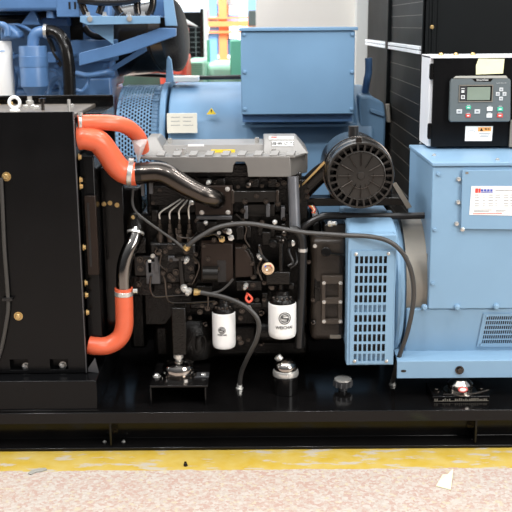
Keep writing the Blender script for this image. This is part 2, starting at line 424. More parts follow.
# plastic film wrapped on the end of the rear hose
mb = MB()
pts = [at(131.5, 140, .245), at(148, 139, .262), at(144, 149, .25), at(138.5, 164, .245), at(135, 152, .243)]
ctr = at(140, 147, .236)
vs = [mb.bm.verts.new(p) for p in pts]; c_ = mb.bm.verts.new(ctr)
for i in range(5): mb.bm.faces.new((vs[i], vs[(i+1) % 5], c_))
o = mb.build('plastic_film', 'film')
md = o.modifiers.new('thickness', 'SOLIDIFY'); md.thickness = .0015
tag(o, 'crumpled scrap of clear plastic film on the bend of the rear orange hose', 'plastic film')

# ------------------------------------------------------------------ diesel engine
eng = thing('diesel_engine', 'black diesel engine with silver cover in the middle of the base frame', 'engine', (-.05, .5, zt))
MB().box(-.43, .20, .33, .74, .36, .80).build('cylinder_block', 'cast', eng, bevel=.01)
mb = MB().box(-.40, .20, .36, .72, .22, .36); mb.build('oil_pan', 'cast', eng, bevel=.02)
MB().box(-.40, .17, .31, .70, .80, .95).build('cylinder_head', 'cast', eng, bevel=.006)
MB().box(ax(150, 160, .285), ax(290, 160, .285), .30, .62, .935, .985).build('rocker_box', 'cast', eng, bevel=.006)
# silver cover: front wall with notch
YC = .262
cv = [(143, 157), (290, 156.5), (291.5, 177), (248, 177), (246.8, 166), (244.5, 162), (236, 161.7), (233.6, 165), (232.5, 172.6), (178, 172.6), (172, 169), (167, 163), (160, 161), (148, 160)]
mb = MB().prism([at(a, b_, YC) for a, b_ in cv], (0, .02, 0))
cover_top = az(220, 157, YC)
# angled right corner
t0, b0 = at(290, 156.5, YC), at(291.5, 177, YC)
xe = ax(308, 156, YC+.09); zb1 = b0.z+.004
mb.prism([t0, b0+V((-.015,0,0)), V((xe, YC+.11, b0.z)), V((xe-.012, YC+.11, t0.z))], (-.012, .012, 0))
mb.box(xe-.012, xe, YC+.11, .60, b0.z+.01, cover_top)
cover = mb.build('engine_cover', 'silver', eng, bevel=.0025)
# deck and ribs of the cover
xl, xr_ = ax(141, 157, YC), xe-.002
mb = MB().prism([(xl, YC+.001, cover_top-.006), (xr_-.05, YC+.001, cover_top-.006), (xr_, YC+.1, cover_top-.006), (xr_, .62, cover_top-.004), (xl, .62, cover_top-.004)], (0, 0, .008))
for k in range(9):   # row of castellations along the front edge
    a = 156+k*16.2
    mb.prism([at(a, 156.4, YC+.002), at(a+8, 156.4, YC+.002), at(a+10.5, 152, YC+.05), at(a+2.5, 152, YC+.05)], (0, .001, .0055))
mb.build('cover_deck', 'silver', cover, bevel=.0015)
mb = MB()
zrg = cover_top+.026
A0, A1 = ax(163, 145, .40), ax(266, 145, .40)
mb.hexa([(A0,.385,cover_top),(A1,.385,cover_top),(A1,.60,cover_top),(A0,.60,cover_top),(A0,.41,zrg),(A1,.41,zrg),(A1,.60,zrg),(A0,.60,zrg)])
for k in range(0):
    a = A0+.04+k*.062; mb.hexa([(a,.50,zrg-.002),(a+.036,.50,zrg-.002),(a+.036,.6,zrg-.002),(a,.6,zrg-.002),(a+.006,.52,zrg+.013),(a+.03,.52,zrg+.013),(a+.03,.6,zrg+.013),(a+.006,.6,zrg+.013)])
mb.build('cover_ridge', 'silver', cover, bevel=.002)
def block(px0, px1, name):
    za = cover_top; zb = az((px0+px1)/2, 137.5, .46)
    x0, x1 = ax(px0, 152, .34), ax(px1, 152, .34)
    q = [(x0,.335,za),(x1,.335,za),(x1,.61,za),(x0,.61,za),(x0+.004,.43,zb),(x1-.04,.43,zb),(x1-.04,.60,zb),(x0+.004,.60,zb)]
    return MB().hexa(q).build(name, 'silver', cover, bevel=.004), q
br, q = block(263, 309, 'raised_block'); bl, _q = block(143, 166, 'raised_block')
# labels on the raised block (sloping face)
def onslope(px, py, off=0.):
    P0, P1, P3 = V(q[0]), V(q[1]), V(q[4]); n = (P1-P0).cross(P3-P0).normalized()
    if n.y > 0: n = -n
    d = ray(px, py); t = (P0+n*off-CAM).dot(n)/d.dot(n); return CAM+d*t, n
def slopelabel(a, name, mat, off):
    pts = [onslope(px, py, off)[0] for px, py in a]; n = onslope(*a[0])[1]
    return MB().prism(pts, -n*.001).build(name, mat, cover)
slopelabel([(272, 141), (293.2, 141), (293.2, 146), (272, 146)], 'brand_label', 'paper', .0016)
slopelabel([(269, 136.2), (293.5, 136.2), (293.5, 139.2), (269, 139.2)], 'notice_label', 'paper', .0016)
slopelabel([(271, 136.4), (277, 136.4), (277, 138), (271, 138)], 'notice_print', 'red', .0022)
p, n = onslope(282.6, 143.6, .0026)
th_s = math.atan2(-n.y, n.z)
text('brand_lettering', '潍柴动力', 'darkink', cover, p, .027, rx=math.atan2(-n.y, n.z), shear=.1, sx=.8)
MB().pbox(211, 149.5, 235, 152.5, .37, .372).build('caution_label', 'yellow', cover)
MB().pbox(188, 144.3, 204, 146.3, .375, .377).build('white_label', 'paper', cover)
for px, py in ((170, 139), (257, 138), (273.5, 149.5), (177, 150), (184, 149.3)):
    Yb = .48 if py < 145 else .345
    p = at(px, py+2.5, Yb); MB().cyl((p.x, Yb, cover_top), (p.x, Yb, p.z+.012), .0085, 10).build('cover_bolt', 'zinc', cover)
# intake pipe (polished dark steel) from orange hose to flange plate
rp = .0385
pI = [at(134, 173.8, .2), at(146, 173, .2), at(158, 172.5, .197), at(167, 175, .192), at(177, 181, .19), at(188, 187.5, .19), at(200, 193.5, .195), at(209, 197, .20), at(215.5, 199.5, .22), at(217, 200, .262)]
N_ = 9*10+1
rad_l = [rp if i < 30 else rp-(rp-.034)*min(1, (i-30)/30) for i in range(N_)]
pipe = MB().tube(pI, rad_l, 24, 10).build('intake_pipe', 'gunmetal', eng)
MB().tube([at(137, 173.6, .2), at(142, 173.3, .2)], rp*1.03, 24, 0).build('pipe_collar', 'plastic', eng)
MB().pbox(141, 180, 144, 196, .21, .24).build('bracket', 'grey', eng, bevel=.001)
MB().pbox(149, 181, 152.5, 194, .2, .22).build('bracket', 'grey', eng, bevel=.001)
plate = MB().pbox(195, 186, 232.5, 215, .265, .285).build('flange_plate', 'brown', eng, bevel=.002)
for px, py in ((227.5, 189), (228, 212.3), (201.8, 212.5)): bolt(at(px, py, .265), FR, .0062, eng)
# intake manifold boxes right of the plate
MB().pbox(233, 191, 277, 202.5, .268, .32).build('intake_manifold', 'plastic', eng, bevel=.003)
MB().pbox(231, 190, 234.5, 204, .262, .285).build('manifold_flange', 'gunmetal', eng, bevel=.002)
MB().pbox(276, 190, 279, 204, .262, .285).build('manifold_flange', 'gunmetal', eng, bevel=.002)
MB().pbox(246, 204, 275, 217, .285, .33).build('side_cover', 'plastic', eng, bevel=.003)
for a, c0 in ((244, 206), (266, 204), (281, 207)):
    MB().pbox(a, c0, a+4, c0+13, .262, .30).build('manifold_stay', 'grey', eng, bevel=.002)
for px, py in ((256.5, 196), (266, 201.5), (278, 203.8), (245, 201.8), (243, 211), (252, 181.5), (277, 184.5), (205, 181), (215, 182.5), (197, 180.5), (284, 183)):
    bolt(at(px, py, .262 if py > 190 else .29), FR, .0065, eng, 'gunmetal')
# rows of head detail above the manifold
for a in (184, 200, 216, 250, 268):
    MB().pbox(a, 178, a+9, 188, .288, .31).build('head_boss', 'cast', eng, bevel=.004)
MB().pbox(150, 186, 196, 206, .285, .32).build('head_side_plate', 'cast', eng, bevel=.004)
MB().pbox(196, 216, 232, 220, .262, .3).build('fuel_rail', 'grey', eng, bevel=.003)
# injection pump
MB().pbox(150, 243, 196, 284, .23, .33).build('injection_pump', 'cast', eng, bevel=.008)
MB().pbox(146, 262, 160, 284, .222, .25).build('pump_bracket', 'grey', eng, bevel=.002)
noz = []
for px in (160.5, 170.5, 180, 189.8):
    o_ = at(px, 243, .25); top = at(px, 219, .25).z
    mb = MB().lathe(o_, Z_, [(.013, 0), (.013, .02), (.0165, .02), (.0165, .036), (.011, .037), (.011, .052), (.0085, .054), (.0085, .072), (.006, .074), (.006, max(.08, top-o_.z))], 10)
    mb.build('delivery_valve', 'gunmetal', eng); noz.append(V((o_.x, o_.y, top)))
for p, bend, end in zip(noz, ((160, 213), (170, 212), (179.2, 211), (188.5, 210)), ((181, 199), (184, 199.5), (187.5, 200), (190.5, 201))):
    MB().tube([p, at(bend[0], bend[1], .245), at((bend[0]+end[0])/2, (bend[1]+end[1])/2-.4, .238), at(*end, .25)], .0033, 8, 6).build('injector_line', 'zinc', eng)
for px, py in ((165, 251), (175, 258), (165, 270), (173, 279), (182, 280), (190, 285), (191, 268), (186, 252), (169, 286)):
    bolt(at(px, py, .23), FR, .0065, eng, 'gunmetal')
mb = MB().cyl(at(180, 258, .225), at(182.5, 286, .225), .011, 12).lathe(at(180, 256, .225), Z_, [(.022, -.004), (.022, .002)], 12)
mb.build('fuel_lift_pump', 'plastic', eng)
MB().pbox(168, 256.5, 189, 261, .215, .235).build('pump_bracket', 'grey', eng, bevel=.001)
for pts in (((151, 276), (150, 286), (152, 293), (156, 296.5), (168, 296), (188, 295)), ((162, 272), (165, 280), (166.5, 295), (170, 301.5), (182, 303), (215, 301))):
    MB().tube([at(a, c0, .212) for a, c0 in pts], .0042, 8).build('fuel_line', 'gunmetal', eng)
# governor housing plates
MB().pbox(201, 243.5, 233, 282, .225, .28).build('governor_housing', 'brown', eng, bevel=.004)
MB().pbox(217.5, 260.5, 226, 282, .2235, .2249).build('governor_recess', 'rubber', eng)
qp = [at(235, 247, .222), at(235, 278, .222), at(253, 277, .222), at(253, 265, .222), at(251, 258, .222), at(247.5, 251.5, .222), at(243, 247.5, .222)]
MB().prism(qp, (0, .07, 0)).build('timing_cover', 'brown', eng, bevel=.004)
MB().tube([at(243, 245, .23), at(248.5, 250, .23), at(253, 258, .23), at(255.5, 267, .23), at(255.5, 278, .23)], .008, 8).build('cover_rim', 'cast', eng)
MB().cyl(at(203, 274, .215), at(218, 274, .215), .03, 16).build('stop_solenoid', 'plastic', eng)
MB().pbox(236, 281, 262, 291, .228, .3).build('lower_flange', 'cast', eng, bevel=.004)
for px, py in ((244.5, 247), (252, 263.5), (253, 277), (244, 287), (253, 285), (208, 259), (217.5, 268.5), (195.5, 254.5), (222, 239), (214, 240), (204, 245.5)):
    bolt(at(px, py, .221), FR, .006, eng, 'gunmetal')
for px, py, mt in ((222, 238.6, 'brass'), (231, 237, 'zinc'), (229, 231, 'zinc'), (225, 229.5, 'gunmetal')):
    MB().lathe(at(px, py, .235), FR, [(.012, 0), (.012, .014), (.007, .016), (.007, .03), (0, .031)], 6).build('pipe_fitting', mt, eng)
MB().tube([at(233, 279, .2), at(228, 285, .2), at(220, 291, .2), at(210, 293.5, .2)], .0045, 8).build('sensor_lead', 'hosegrey', eng)
# oil and fuel lines at the lower block
MB().pbox(190, 303, 262, 309, .225, .33).build('filter_bracket', 'cast', eng, bevel=.005)
for px, py in ((207.5, 308.5), (218, 309), (224, 304), (230, 308), (236.5, 300.5), (242, 311), (200, 312), (241, 342.5), (239, 338)):
    bolt(at(px, py, .222), FR, .0068, eng, 'gunmetal')
mb = MB().lathe(at(193, 352, .35), Z_, [(.10, 0), (.105, .02), (.105, .12), (.085, .15)], 24)
mb.build('pan_bulge', 'cast', eng)
MB().tube([at(197, 350, .24), at(197, 340, .24), at(199, 336.5, .24), at(204, 336.5, .24), at(205.5, 342, .24), at(205.5, 350, .24)], .004, 8).build('pan_bracket', 'cast', eng)
# bolts and pipe ends made up to give the engine side glints
GLINTS = [(134, 221, .25, .007, 'gunmetal'), (152, 190, .283, .006, 'gunmetal'), (160, 190, .283, .006, 'gunmetal'), (192, 203, .283, .006, 'zinc'), (153, 203, .283, .006, 'gunmetal'),
      (197, 221, .262, .007, 'gunmetal'), (206, 223, .262, .006, 'zinc'), (212, 229, .26, .008, 'gunmetal'), (219, 233, .25, .006, 'zinc'), (232, 224, .262, .006, 'gunmetal'), (243, 220, .262, .006, 'gunmetal'),
      (262, 222, .26, .007, 'gunmetal'), (275, 222, .26, .006, 'zinc'), (284, 219, .262, .006, 'gunmetal'), (238, 187, .29, .006, 'zinc'), (248, 185, .29, .007, 'gunmetal'), (262, 186, .29, .006, 'gunmetal'),
      (270, 182, .29, .006, 'zinc'), (209, 182, .29, .006, 'zinc'), (188, 181, .29, .006, 'gunmetal'), (153, 256, .222, .007, 'zinc'), (158, 251, .222, .009, 'gunmetal'), (170, 247, .225, .008, 'gunmetal'),
      (171, 260, .21, .006, 'zinc'), (187, 260, .21, .006, 'zinc'), (176, 272, .222, .010, 'gunmetal'), (170, 276, .222, .008, 'zinc'), (184, 288, .212, .009, 'zinc'), (178, 291, .212, .008, 'gunmetal'), (192, 277, .222, .008, 'gunmetal'),
      (189, 291, .2, .008, 'zinc'), (163, 273, .206, .007, 'zinc'), (196, 262, .226, .006, 'gunmetal'), (259, 256, .22, .006, 'zinc'), (259, 272, .22, .007, 'gunmetal'), (264, 283, .22, .006, 'zinc'), (246, 285.5, .222, .006, 'zinc'),
      (231, 300, .22, .008, 'gunmetal'), (215, 303, .22, .007, 'zinc'), (249, 308, .22, .006, 'zinc'), (257, 300, .22, .007, 'gunmetal'), (202, 306, .22, .006, 'zinc'), (262, 312, .222, .007, 'gunmetal'), (264, 300, .22, .006, 'gunmetal'),
      (240.5, 318, .225, .007, 'gunmetal'), (205, 323, .25, .006, 'gunmetal'), (190, 318, .25, .006, 'zinc'), (248, 340, .30, .006, 'zinc'), (262, 343, .30, .007, 'gunmetal'), (309, 262, .232, .006, 'gunmetal'), (313, 300, .233, .006, 'zinc'), (313, 322, .233, .006, 'gunmetal'), (315, 246, .233, .006, 'zinc')]
for i, (px, py, Y, r, mt) in enumerate(GLINTS):
    if i % 3: bolt(at(px, py, Y), FR, r*.85, eng, mt if i % 4 == 0 else 'gunmetal')
    else:
        MB().lathe(at(px, py, Y), V((.25*math.sin(i), -1, .3*math.cos(i*2))), [(r*1.5, -.006), (r*1.5, .008), (r, .009), (r, .024), (r*.7, .025), (0, .026)], 8).build('pipe_fitting', mt, eng)
for a in ((246, 226), (258, 224), (270, 226), (281, 224)):
    MB().pbox(a[0], a[1], a[0]+5, a[1]+12, .255, .33).build('cylinder_boss', 'cast', eng, bevel=.003)
for pts, r in ((((199, 231), (205, 236), (214, 234), (221, 238)), .004), (((156, 247), (161, 254), (160, 264), (166, 270)), .0035), (((193, 256), (199, 264), (197, 274), (192, 284)), .0035), (((259, 246), (262, 256), (258, 268), (262, 280)), .0045), (((224, 301), (224, 307), (220, 312)), .004), (((208, 296), (208, 304), (207.5, 309)), .0035), (((176, 228), (178, 236), (192, 238), (197, 232)), .003), (((236, 214), (246, 226), (245, 238), (250, 247)), .0035)):
    MB().tube([at(x, y, .205) for x, y in pts], r, 8).build('fuel_line', 'gunmetal', eng)
for a, c0, d, e, Y in ((196, 222, 205, 232, .245), (208, 222, 217, 228, .245), (236, 226, 244, 240, .24), (262, 232, 271, 246, .24), (276, 236, 286, 243, .235), (151, 210, 158, 222, .26), (134, 238, 146, 254, .255), (196, 286, 212, 292, .22), (262, 293, 268, 308, .225)):
    MB().pbox(a, c0, d, e, Y, Y+.05).build('casting_lug', 'cast', eng, bevel=.004)
# filters
def filt(px, top, bot, rpx, Y, name, label, headtop):
    r = abs(ax(px+rpx, (top+bot)/2, Y)-ax(px-rpx, (top+bot)/2, Y))/2
    Yc = Y+r
    zb = az(px, bot, Y); zt_ = az(px, top, Y)
    x = ax(px, (top+bot)/2, Yc)
    h = zt_-zb
    can = MB().lathe((x, Yc, zb), Z_, [(0, .003), (r*.8, .0), (r*.93, .004), (r*.985, .012), (r, .02), (r, h-.008), (r*.99, h-.002), (r*.95, h)], 36).build(name, 'white', eng)
    MB().lathe((x, Yc, zt_), Z_, [(r*.94, 0), (r*.94, .006), (r*.80, .018), (r*.55, .03), (r*.5, .045), (r*.5, az(px, headtop, Yc)-zt_)], 28).build('filter_head', 'cast', eng, bevel=.002)
    for k in range(5):
        a = math.radians(-150+k*30); bolt((x+math.cos(a)*r*.68, Yc+math.sin(a)*r*.68, zt_+.018), Z_, .007, eng, 'gunmetal')
    return can, x, Yc, r, zb, h
canA, xa, ya, ra, zba, ha = filt(282.3, 306, 340.5, 14.2, .15, 'oil_filter', '', 291)
canB, xb, yb, rb, zbb, hb = filt(224, 315, 350.5, 11.8, .18, 'fuel_filter', '', 302)
canA['label'] = 'larger white screw-on filter'; canB['label'] = 'smaller white screw-on filter'
MB().pbox(266, 272, 290, 285, .19, .27).build('filter_stay', 'cast', eng, bevel=.004)
MB().cyl(at(281, 243, .2), at(281, 300, .2), .009, 10).build('oil_pipe', 'cast', eng)
# emblem wrapped on each filter: ring, slanted bars, lettering below
def emblem(can, x, y, r, zc, R, dx=0.):
    def cylp(u, w, o=.0006): a = u/r; return V((x+math.sin(a)*(r+o), y-math.cos(a)*(r+o), w))
    mb = MB()
    for rr, wd in ((R, R*.16), (R*.72, R*.13)):
        pr_ = [(dx+rr*math.cos(2*math.pi*k/32), zc+rr*math.sin(2*math.pi*k/32)) for k in range(33)]
        mb.tube([cylp(*p) for p in pr_], wd*.5, 6, 0, False)
    for (a0, c0), (a1, c1) in (((-.55, .42), (.50, .42)), ((-.6, .2), (.6, -.05)), ((-.6, .0), (.6, -.25)), ((-.45, -.45), (.45, -.45)), ((-.5, .42), (-.45, .05)), ((.5, -.42), (.5, -.1))):
        mb.tube([cylp(dx+a0*R*(1-t)+a1*R*t, zc+c0*R*(1-t)+c1*R*t) for t in (0, .33, .66, 1)], R*.075, 6, 0)
    mb.build('emblem', 'darkink', can)
emblem(canA, xa, ya, ra, az(284.5, 318.5, .15), .021, .008)
emblem(canB, xb, yb, rb, az(222.5, 330.5, .18), .0125, -.006)
def wraptext(can, s, x, y, r, zc, size, dx):
    o = text('lettering', s, 'darkink', can, (x, y, zc), size, offset=size*.02)
    for v in o.data.vertices:
        a = (v.co.x+dx)/r; rr = r+.0006-v.co.y*.5
        v.co.x, v.co.y = math.sin(a)*rr, -math.cos(a)*rr
wraptext(canA, 'WEICHAI', xa, ya, ra, az(284, 328, .15), .0155, .006)
wraptext(canB, 'WEICHAI', xb, yb, rb, az(222, 335.3, .18), .0085, -.006)
# front cover water outlet (chrome bend above the lower orange hose)
pW = [at(124, 293, .18), at(123.6, 275, .18), at(125, 262, .185), at(129, 250, .195), at(133.5, 241, .21), at(135.5, 233, .225), at(136, 228, .235)]
MB().tube(pW, .027, 22, 10).build('water_pipe', 'dark_chrome', eng)
MB().cyl(at(135.3, 234, .222), at(135.7, 231.8, .226), .032, 22).build('pipe_clamp', 'zinc', eng)
MB().cyl(at(136, 231.5, .238), at(136.5, 214, .255), .034, 18).build('thermostat_housing', 'cast', eng, bevel=.004)
bolt(at(133.5, 217.5, .222), FR, .006, eng, 'brass')
MB().pbox(134, 256, 152, 276, .24, .33).build('timing_case', 'plastic', eng, bevel=.003)
MB().pbox(130, 276, 152, 296, .26, .34).build('front_plate', 'cast', eng, bevel=.004)
for px, py in ((140, 259.5), (140.5, 268.5), (138.5, 284), (147, 262)): bolt(at(px, py, .239 if py < 276 else .259), FR, .008, eng, 'gunmetal')
MB().pbox(148, 260, 151.5, 273, .222, .24).build('bracket', 'zinc', eng, bevel=.001)
MB().pbox(154.5, 257, 158, 272, .215, .235).build('bracket', 'grey', eng, bevel=.001)
MB().box(ax(127, 250, .42), -.432, .42, .70, .24, .88).build('accessory_drive', 'cast', eng, bevel=.012)
# belt pulley and fan behind
MB().lathe(at(117, 240, .50)+V((0,0,0)), X_, [(.07, 0), (.07, .008), (.055, .012), (.055, .018), (.07, .022), (.07, .03)], 28).build('fan_pulley', 'cast', eng)
# breather pipe down from the cover, elbow and drain tube
MB().tube([at(293, 176.5, .27), at(294, 200, .262), at(295, 230, .25)], .0205, 18, 6).build('breather_pipe', 'pipe_grey', eng)
MB().tube([at(290.5, 229, .23), at(297, 231, .222), at(301.5, 237, .22), at(302.5, 246, .22), at(303, 256, .22)], .0155, 14).build('drain_elbow', 'rubber', eng)
MB().cyl(at(302.8, 251.5, .22), at(302.8, 248.3, .22), .0175, 16).build('hose_clamp', 'zinc', eng)
MB().tube([at(303, 252, .222), at(302, 290, .222), at(299, 347, .222)], .0158, 16, 6).build('drain_tube', 'rubber', eng)
MB().pbox(296, 180, 308, 222, .30, .40).build('rear_bracket', 'cast', eng, bevel=.004)
for px, py in ((297.5, 186), (307, 191), (307.5, 197), (299, 201)): bolt(at(px, py, .298), FR, .006, eng, 'brass' if py == 186 else 'gunmetal')
# oil-pressure clutter over the filter
for px, py, r, mt in ((273, 243, .016, 'cast'), (281, 241, .012, 'gunmetal'), (290, 243, .014, 'cast'), (292.5, 242.5, .011, 'zinc'), (284, 233, .009, 'gunmetal'), (272, 286, .013, 'gunmetal'), (291, 285, .013, 'cast')):
    MB().lathe(at(px, py, .24), FR, [(r, 0), (r, .012), (r*.7, .014), (r*.7, .028), (0, .029)], 8).build('pipe_fitting', mt, eng)
MB().tube([at(293, 243, .25), at(289, 251, .22), at(293, 262, .21), at(288, 266, .21)], .005, 8).build('sensor_lead', 'rubber', eng)
MB().tube([at(296, 250, .24), at(297, 262, .22), at(290, 268, .215)], .0042, 8).build('sensor_lead', 'rubber', eng)
# flywheel housing
fc = at(331, 288, .30)
mb = MB().pbox(311, 238, 345, 341, .235, .62); mb.build('flywheel_housing', 'housing', eng, bevel=.022, seg=3)
MB().lathe((ax(311, 290, .3), .50, .52), X_, [(.25, 0), (.268, .01), (.268, .03), (.25, .04)], 40).build('housing_ring', 'cast', eng)
cx0 = [ax(v, 298, .215) for v in (322, 325.5, 338.5, 342.5)]; cz0 = [az(332, v, .215) for v in (324, 319.5, 304, 298, 284, 276)]
MB().grid(cx0, cz0, lambda i, j: i == 1 and j in (1, 3), lambda x, z, s: (x, .215+.02*s, z)).build('cover_plate', 'plate', eng, bevel=.0015)
MB().pbox(323, 276.5, 342, 324, .236, .2365).build('plate_gasket', 'rubber', eng)
for py in (283, 302, 321.5):
    for px in (324, 340.5): bolt(at(px, py, .215), FR, .005, eng)
MB().cyl(at(326, 252, .205), at(326, 252, .24), .018, 18).build('breather_cap', 'plastic', eng, bevel=.003)
MB().cyl(at(330, 253.5, .22), at(343, 255, .225), .006, 8).build('cap_lever', 'plastic', eng)
MB().pbox(330, 335, 341, 338.5, .23, .236).build('timing_pointer', 'steel', eng)
MB().pbox(324, 224, 348, 242, .26, .5).build('housing_top', 'plastic', eng, bevel=.006)
# starter motor tucked right of the filter
MB().lathe(at(262, 330, .30), X_, [(.03, -.03), (.05, -.02), (.05, .12), (.04, .14)], 20).build('starter_motor', 'cast', eng)
# air cleaner
ac = at(361, 175.8, .17)
acp = MB().lathe(ac, Y_, [(.095, .03), (.118, .033), (.118, .055), (.120, .06), (.124, .08), (.122, .32), (.11, .33)], 48).build('air_cleaner', 'plastic', eng)
# slotted cap
mb = MB().lathe(ac, Y_, [(.0, -.003), (.012, -.004), (.014, .002), (.082, .004), (.084, .0), (.087, .001), (.088, .012), (.088, .03)], 48)
for k in range(12):
    a = 2*math.pi*k/12+.0
    d = V((math.cos(a), 0, math.sin(a))); t = V((-math.sin(a), 0, math.cos(a)))
    a0, a1 = ac+d*.03, ac+d*.081
    mb.hexa([a0-t*.0013+Y_*.006, a0+t*.0013+Y_*.006, a1+t*.0013+Y_*.006, a1-t*.0013+Y_*.006, a0-t*.0013-Y_*.001, a0+t*.0013-Y_*.001, a1+t*.0013-Y_*.001, a1-t*.0013-Y_*.001])
mb.build('end_cap', 'cap_plastic', acp)
mb = MB()
ring_o = []
mb.lathe(ac, Y_, [(.110, .03), (.110, .0), (.116, .0), (.118, .006), (.118, .034)], 48)
mb.build('cap_rim', 'cap_plastic', acp)
mb = MB()
for k in range(26):
    a = 2*math.pi*k/26
    d = V((math.cos(a), 0, math.sin(a))); t = V((-math.sin(a), 0, math.cos(a)))
    a0, a1 = ac+d*.086, ac+d*.112
    w = .0034
    mb.hexa([a0-t*w+Y_*.03, a0+t*w+Y_*.03, a1+t*w+Y_*.03, a1-t*w+Y_*.03, a0-t*w+Y_*.001, a0+t*w+Y_*.001, a1+t*w+Y_*.001, a1-t*w+Y_*.001])
mb.build('cap_vanes', 'cap_plastic', acp)
for k in range(12):
    a = 2*math.pi*k/12; d = V((math.cos(a), 0, math.sin(a)))
    MB().tube([ac+d*.034-Y_*.0015, ac+d*.079-Y_*.0015], .0011, 6, 0).build('cap_rib', 'gunmetal', acp)
MB().tube([ac+V((.045*math.cos(a), -.001, .045*math.sin(a))) for a in [math.radians(170+8*k) for k in range(26)]], .0014, 6, 0).build('moulding_line', 'gunmetal', acp)
MB().lathe(ac+V((0, .10, 0)), Y_, [(.1235, 0), (.1275, .002), (.1275, .02), (.1235, .022)], 48).build('band_clamp', 'gunmetal', acp)
MB().pbox(356, 137.5, 362, 143.5, .175, .19).build('band_latch', 'gunmetal', acp, bevel=.001)
p = at(353.5, 126, .33); MB().cyl((p.x, .33, p.z-.08), (p.x, .33, p.z), .019, 16).build('spigot', 'rubber', acp)
# intake neck between the cleaner and the cover
MB().tube([at(330, 167, .30), at(318, 176, .32), at(304, 190, .34)], .034, 18, 6).build('intake_neck', 'plastic', eng)
MB().hexa([at(302, 186, .30), at(325, 163.5, .27), at(327, 163.5, .30), at(304, 187, .33), at(302, 184, .30), at(324, 161, .27), at(326, 161, .30), at(304, 184, .33)]).build('neck_clip', 'brass', eng)
MB().pbox(304, 198, 408, 206, .34, .42).build('cleaner_bracket', 'plastic', eng, bevel=.003)
MB().pbox(330, 190, 392, 203, .36, .42).build('cleaner_saddle', 'cast', eng, bevel=.003)
mb = MB().hexa([at(392, 184, .27), at(396, 182, .27), at(396, 182, .32), at(392, 184, .32), at(407, 209, .27), at(412, 207, .27), at(412, 207, .32), at(407, 209, .32)])
mb.build('brace', 'steel', eng, bevel=.001)

# ------------------------------------------------------------------ mounts and caps on the deck
def mount(px, py, label):
    pass
p = at(178, 371, .12)
ms = thing('engine_mount', 'silver domed rubber mount under the engine on a black bridge bracket', 'engine mount', (p.x, .14, zt))
Yb0 = .06
xa0, xa1 = ax(150, 395, Yb0), ax(208, 395, Yb0); ztm = az(178, 385.5, Yb0)
mb = MB().box(xa0, xa1, Yb0, .30, ztm-.008, ztm).box(xa0, xa0+.006, Yb0, .30, zt, ztm-.008).box(xa1-.012, xa1-.006, Yb0, .30, zt, ztm-.008)
mb.build('bridge_bracket', 'black', ms, bevel=.0015)
mb = MB().lathe((p.x, .16, ztm), Z_, [(.066, 0), (.066, .006), (.050, .010), (.059, .020), (.060, .034), (.053, .048), (.036, .057), (.016, .060), (0, .060)], 28)
mb.build('mount_dome', 'chrome', ms)
mb = MB().lathe((p.x, .16, ztm+.058), Z_, [(.012, 0), (.012, .012), (.018, .012), (.018, .026), (.012, .028), (.012, .045), (0, .045)], 12); mb.build('mount_stud', 'zinc', ms)
for dx in (-.085, .085): bolt((p.x+dx+.005, .15, ztm), Z_, .010, ms)
MB().box(p.x-.05, p.x+.11, .135, .185, ztm, ztm+.004).build('mount_plate', 'grey', ms, bevel=.001)
MB().pbox(172, 308, 186, 355, .135, .20).build('mount_arm', 'cast', eng, bevel=.004)
# free-standing chrome-topped cup
p = onz(286, 396, zt)
m2 = thing('drain_cup', 'black cup with polished chrome cap standing under the larger white filter', 'cap', (p.x, p.y+.04, zt))
c = V((p.x, p.y+.04, zt))
MB().lathe(c, Z_, [(.046, 0), (.046, .064), (.040, .066)], 28).build('cup', 'black', m2, bevel=.001)
MB().lathe(c+V((0,0,.064)), Z_, [(.041, 0), (.047, .004), (.049, .014), (.046, .024), (.041, .026)], 28).build('chrome_ring', 'zinc', m2)
MB().lathe(c+V((0,0,.089)), Z_, [(.041, 0), (.043, .008), (.039, .024), (.026, .036), (.012, .040), (0, .041)], 28).build('cap_dome', 'chrome', m2)
MB().lathe(c+V((-.018,.02,.118)), V((-.5,0,.6)), [(.014, 0), (.014, .02), (0, .022)], 10).build('cap_nozzle', 'zinc', m2)
p = onz(343.5, 393, zt)
c = V((p.x, p.y+.03, zt))
m3 = thing('deck_filler_cap', 'small ribbed black filler cap with silver top on the deck', 'cap', c)
mb = MB().lathe(c, Z_, [(.016, 0), (.016, .014), (.030, .016), (.032, .022), (.032, .038), (.026, .042)], 24)
for k in range(10):
    a = 2*math.pi*k/10; d = V((math.cos(a), math.sin(a), 0)); mb.cyl(c+d*.032+Z_*.017, c+d*.032+Z_*.037, .0045, 8)
mb.build('cap', 'grey', m3)
MB().lathe(c+V((0,0,.041)), Z_, [(.033, 0), (.032, .005), (.024, .008), (0, .008)], 24).build('cap_top', 'zinc', m3)
# alternator mount under the foot rail
ym = .10
p = at(462, 384, ym)
m4 = thing('alternator_mount', 'silver rubber mount with red oval badge below the blue foot rail', 'mount', (p.x, .13, zt))
xm0, xm1 = ax(433, 395, .075), ax(490, 395, .075)
mb = MB().box(xm0, xm1, .075, .22, zt, zt+.022); mb.build('mount_base', 'black', m4, bevel=.002)
mb = MB().box(xm0+.004, xm1-.004, .0735, .0749, zt+.0035, zt+.0048)
random.seed(3)
for k in range(26):
    if k in (2, 3, 8, 9): continue
    x = xm0+.006+k*(xm1-xm0-.014)/26; mb.box(x, x+.003+.0025*random.random(), .0733, .0749, zt+.0040, zt+.010+.005*random.random())
mb.build('stamped_plate', 'steel', m4)
zc = zt+.022
MB().lathe((p.x, .128, zc), Z_, [(.060, 0), (.060, .005), (.044, .007), (.046, .016), (.046, .032), (.036, .042), (.03, .048)], 30).build('mount_dome', 'chrome', m4)
